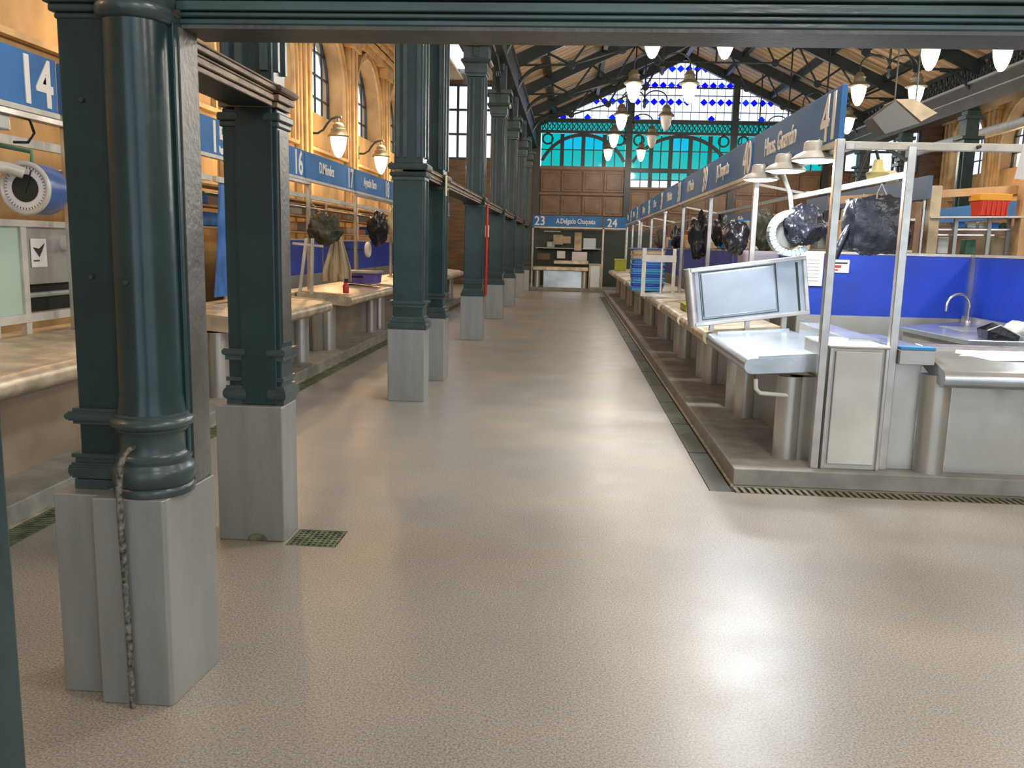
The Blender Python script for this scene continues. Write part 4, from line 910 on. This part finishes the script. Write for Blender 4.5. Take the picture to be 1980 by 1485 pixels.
# lime tray, white frame, blue boxes
o = obj('tray', MB().box(1.40, 1.85, 10.35, 10.9, .86, .94).box(1.38, 1.87, 10.33, 10.92, .935, .95), LIME, bevel=.01); tag(o, 'lime green tray on the third right counter', 'tray')
t = thing('display_stand', 'upright white framed screen standing on the fourth right counter', 'frame', (1.35, 13, .86))
for q in ((1.07, 1.13), (1.52, 1.57)): obj('stile', MB().box(q[0], q[1], 12.98, 13.02, .90, 1.60), CREAM, t)
obj('rail', MB().box(1.065, 1.575, 12.97, 13.03, .885, .93), STEELP, t); obj('rail', MB().box(1.066, 1.574, 12.972, 13.028, 1.40, 1.50), CREAM, t)
obj('stile', MB().box(1.35, 1.375, 12.98, 13.02, .93, 1.6), CREAM, t)
cols = [CYAN, BLUE, CYAN, BLUE, CYAN, BLUE, BLUE2, TAN2, TAN2]
for k, z in enumerate([.87 + .078*k for k in range(9)]):
    nm = ['lowest', 'second', 'third', 'fourth', 'fifth', 'sixth', 'seventh', 'eighth', 'topmost'][k]
    b_ = thing('fish_box', '%s flat box in the stack on the fifth right counter' % nm, 'box', (1.33, 15, z), 'stack of flat boxes on the fifth right counter')
    j = random.uniform(-.015, .015)
    obj('body', MB().box(1.07+j, 1.60+j, 14.85, 15.35, z, z+.06), cols[k], b_, bevel=.01)
    obj('rim', MB().box(1.055+j, 1.615+j, 14.835, 15.365, z+.052, z+.074), CYAN if cols[k] is BLUE else cols[k], b_, bevel=.004, seg=1)
o = obj('stack_lid', MB().box(1.0, 1.62, 14.8, 15.4, 1.573, 1.60), SCALEB, bevel=.008); tag(o, 'dark blue lid on top of the stack of flat boxes', 'lid')
o = obj('plastic_crate', MB().box(1.40, 1.75, 27.2, 27.6, .87, 1.22).box(1.38, 1.77, 27.18, 27.62, 1.19, 1.24), LIME, bevel=.01); tag(o, 'lime green crate on the farthest right counter', 'crate')

# ---- right background stall (behind the blue panels)
def box_thing(name, lab, cat, x0, x1, y0, y1, z0, z1, m, bev=.006, group=None):
    o = obj(name, MB().box(x0, x1, y0, y1, z0, z1), m, bevel=bev, seg=1); return tag(o, lab, cat, group)
t = thing('stall_stand', 'tan laminate and tube shelving stall behind the blue panels', 'frame', (5.2, 10.6, .12))
obj('pillar', MB().box(4.18, 4.30, 10.5, 10.62, .12, 2.40), TAN2, t, bevel=.006, seg=1)
obj('pillar', MB().box(5.12, 5.40, 10.3, 10.45, .12, 2.48), TAN, t, bevel=.006, seg=1)
obj('beam', MB().bar((3.1, 10.8, 2.22), (5.4, 10.6, 2.40), .10, .09), TAN, t)
obj('shelf', MB().bar((4.2, 10.6, 2.035), (5.4, 10.4, 2.06), .3, .02), CREAM, t)
obj('shelf', MB().bar((4.2, 10.8, 1.90), (5.4, 10.6, 1.92), .25, .018), STEELP, t)
obj('shelf', MB().bar((4.2, 10.8, 1.84), (5.0, 10.7, 1.85), .2, .018), STEELP, t)
for x in (4.22, 4.52, 4.9, 5.12): obj('post', MB().box(x-.02, x+.02, 10.55, 10.59, .12, 2.04), ENAMEL, t)
obj('back_board', MB().box(3.0, 6.4, 11.8, 11.86, .12, 2.0), mat('dark_brown_board', (.12, .075, .045), .6, 0, 4, .5), t)  # back board in a dark brown with noise
c_ = thing('plastic_crate', 'red crate with an amber rim on the tan shelving', 'crate', (4.86, 10.5, 2.06))
obj('body', MB().prism([(4.72, 10.4, 2.065), (4.99, 10.4, 2.065), (5.02, 10.38, 2.24), (4.69, 10.38, 2.24)], (0, .26, 0)), ORANGE, c_, bevel=.006, seg=1)
obj('rim', MB().box(4.675, 5.035, 10.365, 10.67, 2.235, 2.315), YELLOW, c_, bevel=.008)
rb = MB()
for k in range(6): rb.box(4.71 + k*.055, 4.722 + k*.055, 10.375, 10.40, 2.07, 2.24)
obj('rib', rb, ORANGE, c_)
box_thing('cardboard_box', 'small tan box on the beam left of the tan pillar', 'box', 3.95, 4.10, 10.5, 10.7, 2.34, 2.44, TAN2)
box_thing('storage_tub', 'white tub standing behind the blue panels', 'tub', 4.47, 4.60, 10.9, 11.05, 1.62, 1.82, WHITE)
box_thing('storage_tub', 'green tub on the tan shelving behind the blue panels', 'tub', 4.78, 4.90, 10.85, 11.0, 1.62, 1.80, GREENP)
box_thing('plastic_jug', 'pale jug at the right end behind the blue panels', 'jug', 5.06, 5.25, 10.8, 10.95, 1.55, 1.84, TAN2)
for k in range(5):
    box_thing('storage_tub', 'small %s tub on the upper tube shelf, number %s from the left' % (['blue', 'white', 'white', 'blue', 'teal'][k], ['first', 'second', 'third', 'fourth', 'fifth'][k]), 'tub', 4.56 + k*.13, 4.66 + k*.13, 10.65, 10.8, 1.93, 2.0, [BLUE2, WHITE, WHITE, BLUE2, GREENP][k])
box_thing('tool_bag', 'dark cloth bag hanging beside the green tube behind the panels', 'bag', 4.0, 4.15, 10.9, 11.05, 1.58, 1.95, BAG, .03)
o = obj('green_tube', MB().tube([(3.88, 10.6, 1.3), (3.86, 10.6, 1.98)], .045, 10), mat('olive_tube', (.16, .19, .08), .5), smooth=True); tag(o, 'olive green tube standing right of the large black bag', 'tube')

# clutter seen between the right posts: shelving and goods along the middle of the block
rng = random.Random(11)
t = thing('storage_shelf', 'long brown shelving behind the right counters under the signs', 'shelf', (3.2, 18, .12))
obj('back_board', MB().box(3.6, 3.66, 9.4, 28.2, .12, 2.15), mat('brown_shelf_board', (.20, .12, .065), .6, 0, 3, .5), t)
for z in (1.62, 1.95): obj('shelf', MB().box(3.2, 3.6, 9.4, 28.2, z, z+.025), CREAM, t)
for y in (9.5, 12.2, 15, 17.8, 20.6, 23.4, 26.2, 28): obj('post', MB().box(3.2, 3.24, y-.02, y+.02, .12, 2.2), CREAM, t)
for k, (y, m_, lab_) in enumerate(((9.6, TAN, 'tan arched board standing behind the wrapped scale'), (11.0, TAN2, 'pale upright board behind the second right post'), (13.3, TAN, 'tan upright board behind the third right post'), (16.0, TAN2, 'pale upright board behind the fourth right post'))):
    o = obj('upright_board', MB().box(2.9, 2.94, y, y+.5, 1.3, 1.95 - .05*k), m_, bevel=.015); tag(o, lab_, 'board')
    o = obj('board_stand', MB().box(2.85, 3.0, y-.1, y+.6, .12, 1.3), STEEL); tag(o, 'steel base under the ' + lab_.split(' behind')[0] + ', %s from the camera' % ('first', 'second', 'third', 'fourth')[k], 'stand')
names = [('cardboard_box', 'box', 'tan', TAN2), ('plastic_crate', 'crate', 'brown', TAN), ('storage_tub', 'tub', 'white', WHITE), ('plastic_crate', 'crate', 'blue', BLUE2), ('tool_bag', 'bag', 'dark', BAG), ('storage_tub', 'tub', 'orange', mat('terracotta_plastic', (.45, .16, .06), .5)), ('cardboard_box', 'box', 'grey', ENAMEL)]
ordn = ['first', 'second', 'third', 'fourth', 'fifth', 'sixth', 'seventh', 'eighth', 'ninth', 'tenth', 'eleventh', 'twelfth', 'thirteenth', 'fourteenth', 'fifteenth', 'sixteenth', 'seventeenth', 'eighteenth', 'nineteenth', 'twentieth']
for lv, z in (('lower', 1.645), ('upper', 1.975)):
    y = 9.7
    for k in range(18):
        nm, ct, cn, mm = names[rng.randrange(len(names))]; dy = rng.uniform(.3, .7); h = rng.uniform(.13, .28)
        box_thing(nm, '%s %s, %s item on the %s brown shelf behind the right counters' % (cn, ct, ordn[k], lv), ct, 3.25, 3.25 + rng.uniform(.2, .3), y, y + dy, z, z + h, mm, .015)
        y += dy + rng.uniform(.25, .5)
y = 9.9
for k in range(16):
    nm, ct, cn, mm = names[[0, 1, 2, 0, 5, 3, 0, 2, 1, 6, 0, 5, 2, 0, 3, 1][k]]; dy = rng.uniform(.22, .5)
    box_thing(nm, '%s %s resting on the blue partition behind the right counters, %s from the camera' % (cn, ct, ordn[k]), ct, 2.50, 2.68, y, y + dy, 1.613, 1.613 + rng.uniform(.12, .3), mm, .015)
    y += dy + rng.uniform(.35, .8)
for k, (x, y, z, m_, cn) in enumerate(((2.3, 10.6, 1.85, BAGG, 'olive'), (2.4, 14.2, 1.9, BAG, 'black'), (2.35, 16.5, 1.95, TAN2, 'beige'), (2.35, 19.5, 1.85, BAG, 'glossy black'), (2.3, 22.6, 1.85, BAGG, 'faded olive'))):
    o = obj('hanging_bag', blob((x, y, z), (.13, .14, .24), 20+k, .2, 4, 5), m_, smooth=True); tag(o, '%s bag hanging over the right stalls, %s from the camera' % (cn, ordn[k]), 'bag')
t = thing('hanging_rail', 'cream hanging rail over the right counters behind the signs', 'rail', (2.35, 9, 2.1))
obj('rail', MB().box(2.33, 2.37, 8.9, 28, 2.16, 2.20), ENAMEL, t)
for y in (9.0, 14.25, 19.75, 25): obj('bracket', MB().bar((1.82, y, 2.27), (2.35, y, 2.18), .025), CREAM, t)
for y, w_ in ((9.1, 'near'), (17, 'far')):
    t = thing('stall_sign', '%s blue sign of the stalls behind, facing away, lettered in white' % w_, 'sign', (3.7, y, 2.2))
    obj('board', MB().box(3.70, 3.74, y+.3, y+5, 2.18, 2.42), SCALEG, t)
    for yy in (y+.4, y+4.9): obj('post', MB().box(3.71, 3.73, yy, yy+.03, .12, 2.2), STEEL, t)
    text('lettering', 'Méndez', .2, LETTER, t, (3.697, y+2.4, 2.21), (0, -1, 0), (0, 0, 1), 'CENTER', .9)
t = thing('air_duct', 'slanted cream metal hood hanging on rods behind sign 41', 'duct', (5.0, 13.0, 3.3))
obj('hood', MB().prism([(4.55, 13.0, 3.78), (4.80, 13.0, 3.79), (5.14, 13.0, 3.60), (4.93, 13.0, 3.48)], (0, .5, 0)), TAN2, t)
obj('shaded_hood_side', MB().prism([(4.25, 13.02, 3.52), (4.55, 13.02, 3.76), (4.92, 13.02, 3.46), (4.45, 13.02, 3.30)], (0, .4, 0)), ENAMEL2, t)  # side turned from the light: its shade is put into the grey colour
for x in (4.6, 4.9): obj('rod', MB().tube([(x, 13.2, 3.7), (x, 13.2, 8.5)], .01, 6), GREEND, t)

# right aisle: cream duct pipe and stone piers below the arcade beam
o = obj('duct_pipe', MB().tube([(12.6, 12, 5.35), (12.6, 33.5, 5.35)], .16, 14), CREAM, smooth=True); tag(o, 'long cream duct pipe running along the right aisle wall', 'pipe')
t = thing('counter_row', 'tan fronted stall row along the right aisle', 'counter', (8.3, 22, 0))
obj('body', MB().box(8.1, 8.6, 14, 32, 0, 1.0), TAN, t); obj('canopy', MB().box(8.1, 8.2, 14, 32, 2.3, 2.62), SIGN, t)
for k in range(9): obj('post', MB().box(8.12, 8.17, 14 + 2.2*k, 14.05 + 2.2*k, 1, 2.3), CREAM, t)

# ---- left stall goods
t = thing('clock_scale', 'round dial scale with a blue drum hanging over the near left counter', 'scale', (-3.38, 5.2, 1.7))
c0 = (-3.385, 5.2, 1.872)
obj('drum', MB().lathe([(.155, .0), (.158, .01), (.158, .20), (.14, .24)], c0, 36, 'y'), SCALEB, t, smooth=True)
obj('bezel', MB().tube([(c0[0] + .15*math.cos(2*PI*k/36), 5.195, c0[2] + .15*math.sin(2*PI*k/36)) for k in range(36)], .017, 8, True), CREAM, t, smooth=True)
df_ = obj('dial_face', MB().lathe([(.145, -.004), (.145, .001)], c0, 32, 'y'), PAPER, t)
obj('dial_centre', MB().lathe([(.085, -.008), (.085, -.003)], c0, 28, 'y'), GREEND, df_)
tk = MB()
for k in range(40):
    a_ = 2*PI*k/40; tk.bar((c0[0]+.118*math.cos(a_), 5.194, c0[2]+.118*math.sin(a_)), (c0[0]+.132*math.cos(a_), 5.194, c0[2]+.132*math.sin(a_)), .003)
obj('scale_mark', tk, INK, df_, kind='stuff')
obj('pointer', MB().bar((c0[0], 5.188, c0[2]-.03), (c0[0]+.05, 5.188, c0[2]+.11), .006), INK, df_)
obj('hanger', MB().tube([(c0[0], 5.28, c0[2]+.15), (c0[0], 5.28, 2.10), (-3.62, 5.28, 2.14), (-3.77, 5.28, 2.20)], .013, 8), GREENP, t)
obj('support_arm', MB().tube([(-3.9, 5.0, 2.0), (-3.55, 5.05, 2.0), (-3.42, 5.1, 1.985), (-3.36, 5.15, 1.96)], .035, 12), CREAM, t, smooth=True)
t = thing('transformer_box', 'grey junction box with a looped cable under sign 14', 'box', (-3.68, 4.9, 2.24)); obj('box', MB().box(-3.74, -3.62, 4.72, 5.45, 2.245, 2.36), ENAMEL, t, bevel=.01)
obj('cable', MB().tube([(-3.62, 5.45, 2.35), (-3.6, 5.62, 2.34), (-3.6, 5.66, 2.26), (-3.61, 5.6, 2.19), (-3.64, 5.5, 2.18)], .010, 6), BAG, t, smooth=True)
t = thing('display_case', 'steel display case with a pale glass side behind the near left counter', 'case', (-3.85, 5.9, .9))
obj('frame', MB().box(-3.82, -3.78, 5.40, 5.44, .9, 1.68).box(-3.82, -3.78, 5.72, 5.78, .9, 1.68).box(-3.828, -3.772, 5.39, 6.9, 1.642, 1.686).box(-3.828, -3.772, 5.39, 6.9, .98, 1.04), CREAM, t)
obj('glass_side', MB().box(-3.81, -3.80, 5.44, 5.72, 1.04, 1.64), PALEG, t)
obj('grey_panel', MB().box(-3.82, -3.80, 5.78, 6.9, 1.24, 1.64), STEEL, t)
obj('base_opening', MB().box(-3.86, -3.84, 5.78, 6.9, 1.04, 1.24), DARK, t)
obj('inner_tube', MB().tube([(-3.83, 5.8, 1.16), (-3.83, 6.9, 1.16)], .02, 8), ENAMEL, t)
t = thing('notice', 'small white notice with a dark bird mark on the grey display case', 'notice', (-3.79, 5.9, 1.35))
obj('sheet', MB().box(-3.797, -3.792, 5.84, 6.02, 1.36, 1.56), PAPER, t)
obj('mark', MB().prism([(-3.791, 5.86, 1.50), (-3.791, 5.93, 1.49), (-3.791, 6.0, 1.53), (-3.791, 5.97, 1.48), (-3.791, 5.93, 1.43)], (.001, 0, 0)), INK, t); obj('text_line', MB().box(-3.791, -3.790, 5.86, 5.93, 1.40, 1.41), INK, t)
o = obj('paper_roll', MB().lathe([(.055, -.05), (.055, .05)], (-3.76, 6.25, 1.53), 20, 'x').lathe([(.02, .05), (.02, .052)], (-3.76, 6.25, 1.53), 12, 'x'), PAPER, smooth=True); tag(o, 'white paper roll beside the notice on the display case', 'roll')
t = thing('paper_roll', 'white roll on a dark spindle hanging on the far left blue panel', 'roll', (-3.9, 18, 1.3))
obj('roll', MB().tube([(-4.3, 18.1 + .12*math.cos(2*PI*k/20), 1.42 + .12*math.sin(2*PI*k/20)) for k in range(20)], .05, 8, True), PAPER, t, smooth=True); obj('spindle', MB().bar((-4.3, 18.1, 1.42), (-4.89, 18.1, 1.42), .03), GREEND, t)
o = obj('blue_tarp', MB().prism([(-3.82, 8.98, .96), (-3.82, 9.55, .96), (-3.82, 9.5, 2.2), (-3.82, 9.2, 2.2), (-3.82, 9.1, 1.5)], (.03, 0, 0)), BLUE2, bevel=.01); tag(o, 'light blue cloth hanging left of the second column', 'cloth')
o = obj('trash_bag', blob((-3.35, 11.6, 1.74), (.19, .17, .21), 12, .2, 5, 5, sag=.4), BAGG, smooth=True); tag(o, 'dark olive bag hanging under the sign with number 17', 'bag')
o = obj('trash_bag', blob((-3.65, 16.2, 1.84), (.16, .17, .3), 13, .2, 4, 5), BAG, smooth=True); tag(o, 'dark bag hanging under the sign with number 18', 'bag')
o = obj('plastic_bag', blob((-3.35, 16.4, 1.92), (.16, .15, .24), 14, .22, 4, 6), APRON, smooth=True); tag(o, 'crumpled beige bag hanging beside the third column', 'bag')
# apron
g = MB(); n = 12; rows = 10; vs = []
for j in range(rows + 1):
    s_ = j / rows; z = 1.74 - .72*s_; wd = .035 + .17 * min(1, s_*1.3)
    for i in range(n + 1):
        u = i / n * 2 - 1; vs.append((-3.30 + u * wd, 12.05 + .03*math.sin(u*9 + s_) * (.4 + s_), z))
fs = [(j*(n+1)+i, j*(n+1)+i+1, (j+1)*(n+1)+i+1, (j+1)*(n+1)+i) for j in range(rows) for i in range(n)]
g.add(vs, fs); o = obj('apron', g, APRON, smooth=True); md = o.modifiers.new('s', 'SOLIDIFY'); md.thickness = .008
tag(o, 'beige apron hanging beside the red bottle on the left', 'apron')
o = obj('twine', MB().tube([(-3.30, 12.06, 1.72), (-3.5, 12.05, 1.95), (-3.76, 12.05, 2.2)], .006, 6), APRON); tag(o, 'thin cord holding the beige apron', 'cord')
b_ = thing('plastic_crate', 'purple blue crate on the left counter by the third column', 'crate', (-3.3, 13.7, .92))
obj('body', MB().prism([(-3.62, 13.55, .93), (-3.10, 13.55, .93), (-3.08, 13.55, 1.10), (-3.64, 13.55, 1.10)], (0, .42, 0)), PURPLE, b_, bevel=.01); obj('rim', MB().box(-3.66, -3.06, 13.52, 14.0, 1.09, 1.13), ENAMEL, b_, bevel=.008)
obj('handle_slot', MB().box(-3.52, -3.30, 13.545, 13.555, 1.02, 1.05), DARK, b_)
b_ = thing('spray_bottle', 'small red spray bottle standing on the left counter', 'bottle', (-3.09, 11.7, .88))
obj('bottle', MB().lathe([(.04, .88), (.042, .9), (.042, .98), (.03, 1.01), (.016, 1.03)], (-3.09, 11.7, 0), 14), REDP, b_, smooth=True); obj('cap', MB().box(-3.11, -3.06, 11.69, 11.71, 1.03, 1.08), INK, b_)
b_ = thing('folding_stand', 'leaning cream stand with two legs by the left blue panels', 'stand', (-3.55, 10.9, .9))
for q in ((-3.52, -3.42), (-3.36, -3.34)): obj('leg', MB().bar((q[0], 11.0, .90), (q[1], 11.0, 1.62), .035), CREAM, b_)
obj('rail', MB().bar((-3.6, 11.0, 1.55), (-3.2, 11.0, 1.52), .03), CREAM, b_)
# clutter shelf at the left
t = thing('storage_shelf', 'tan shelving against the ochre wall behind the left stalls', 'shelf', (-5.2, 14, .12))
for z in (1.72, 2.02, 2.30): obj('shelf', MB().box(-5.35, -5.0, 9.5, 26, z, z+.03), TAN, t)
for k in range(7): obj('post', MB().box(-5.02, -4.98, 9.6 + 2.6*k, 9.66 + 2.6*k, .12, 2.34), TAN2, t)
for lv, z in (('lower', 1.752), ('upper', 2.052)):
    y = 10.6
    for k in range(12):
        nm, ct, cn, mm = names[rng.randrange(len(names))]; dy = rng.uniform(.3, .8); h = rng.uniform(.12, .22)
        box_thing(nm, '%s %s, %s item on the %s tan shelf behind the left stalls' % (cn, ct, ordn[k], lv), ct, -5.3, -5.05, y, y + dy, z, z + h, mm, .015)
        y += dy + rng.uniform(.3, .6)
o = obj('red_pipe', MB().tube([(-1.40, 14.32, .75), (-1.40, 14.32, 2.24)], .022, 8), REDP, smooth=True); tag(o, 'thin red pipe running up the fifth column', 'pipe')
o = obj('notice', MB().box(-2.02, -1.76, 18.50, 18.52, 1.75, 2.0), PAPER); tag(o, 'small pale notice between the fifth and sixth columns', 'notice')
t = thing('notice_plate', 'narrow yellowish plate on the lintel behind the third column', 'notice', (-1.40, 9.6, 2.1)); obj('plate', MB().box(-1.415, -1.405, 9.62, 9.72, 2.12, 2.34), mat('yellowed_plate', (.5, .46, .25), .5), t)

# ---- far stall 23
YF = 30.9
t = thing('counter', 'steel counter of the far stall under sign 23', 'counter', (-.2, YF+.3, .12)); t.name = 'counter'; ORG[t.name] = Vector((-.2, YF+.3, .12))
obj('countertop', MB().box(-1.35, .65, YF-.1, YF+.7, .72, .86), STEELW, t, bevel=.03, seg=3)
obj('display_shelf', MB().box(-.6, .65, YF+.1, YF+.7, .96, 1.08), STEELW, t, bevel=.02)
obj('front_panel', MB().box(-.95, .42, YF+.10, YF+.12, .12, .72), STEELB, t)
for x in (-1.18, .52): obj('leg', MB().lathe([(.11, .12), (.11, .72)], (x, YF+.12, 0), 16), STEEL, t, smooth=True)
t = thing('steel_cabinet', 'grooved steel cabinet at the right end of the far stall', 'cabinet', (.9, YF, .12)); obj('body', MB().box(.66, 1.12, YF-.05, YF+.7, .12, 1.0), STEELK, t, bevel=.01)
obj('door', MB().box(.72, 1.06, YF-.07, YF-.05, .16, .92), STEEL, t, bevel=.01)
t = thing('stall_stand', 'pale post frame of the far stall 23', 'frame', (-1.37, YF, .12))
for x in (-1.37, 1.13, 1.95): obj('post', MB().box(x-.03, x+.03, YF-.03, YF+.03, .12, 2.26), CREAM, t)
obj('top_rail', MB().box(-1.4, 2.0, YF-.03, YF+.03, 2.22, 2.27), CREAM, t)
t = thing('stall_sign', 'blue sign reading 23 A.Delgado Chaqueta over the far stall', 'sign', (-.15, YF, 2.28))
obj('board', MB().box(-1.39, 1.08, YF, YF+.04, 2.28, 2.66), SIGN, t)
text('number', '23', .44, LETTER, t, (-1.33, YF-.003, 2.32), (1, 0, 0), (0, 0, 1), 'LEFT', .9, bold=.006); text('lettering', 'A.Delgado Chaqueta', .25, LETTER, t, (-.55, YF-.003, 2.39), (1, 0, 0), (0, 0, 1), 'LEFT', .66, bold=.002)
t = thing('stall_sign', 'pale end of the sign with number 24 right of sign 23', 'sign', (1.5, YF, 2.28)); obj('board', MB().box(1.15, 1.95, YF, YF+.04, 2.26, 2.64), SIGN, t)
text('number', '24', .40, LETTER, t, (1.25, YF-.003, 2.31), (1, 0, 0), (0, 0, 1), 'LEFT', .9, bold=.006)
t = thing('stall_interior', 'dark back of the far stall with shelves', 'stall', (0, YF+1.6, .12)); obj('back_board', MB().box(-1.4, 3.0, YF+1.6, YF+1.65, .12, 2.2), mat('dark_green_board', (.03, .045, .035), .6), t)
obj('shelf', MB().box(-1.3, 1.1, YF+1.2, YF+1.6, 1.5, 1.53), CREAM, t); obj('ceiling_tube', MB().box(-1.0, -.4, YF+.8, YF+.86, 2.1, 2.14), CREAM, t)
for k, (x0, x1, z0, z1, m_, l_) in enumerate(((-.65, -.3, 1.65, 2.0, TAN2, 'pale rose paper notice'), (-.3, -.02, 1.7, 1.95, TAN2, 'tan paper notice'), (.12, .38, 1.45, 2.1, TAN2, 'tall cream paper notice'), (.45, .9, 1.5, 1.9, ENAMEL, 'grey green house shaped notice'), (-.5, -.2, 1.15, 1.42, PAPER, 'small white price card'), (.05, .6, 1.05, 1.4, PAPER, 'wide white price card'))):
    o = obj('notice', MB().box(x0, x1, YF+.85, YF+.87, z0, z1), m_); tag(o, '%s in the far stall, %s one listed from left' % (l_, ordn[k]), 'notice')
box_thing('wooden_rack', 'small brown wooden rack at the left of the far stall', 'rack', -1.2, -.75, YF+.1, YF+.5, 1.1, 1.32, WOODF)
box_thing('scale_box', 'pale scale on the shelf of the far stall', 'scale', -.9, -.6, YF+1.25, YF+1.5, 1.53, 1.75, ENAMEL, .03)

# lettering: curves to plain meshes
dg = bpy.context.evaluated_depsgraph_get(); dg.update()
for o in TEXTS:
    me = bpy.data.meshes.new_from_object(o.evaluated_get(dg)); n = bpy.data.objects.new(o.name, me)
    nm = o.name; par = o.parent; ml = o.matrix_local.copy(); COL.objects.link(n); n.parent = par; n.matrix_local = ml
    bpy.data.objects.remove(o); n.name = nm
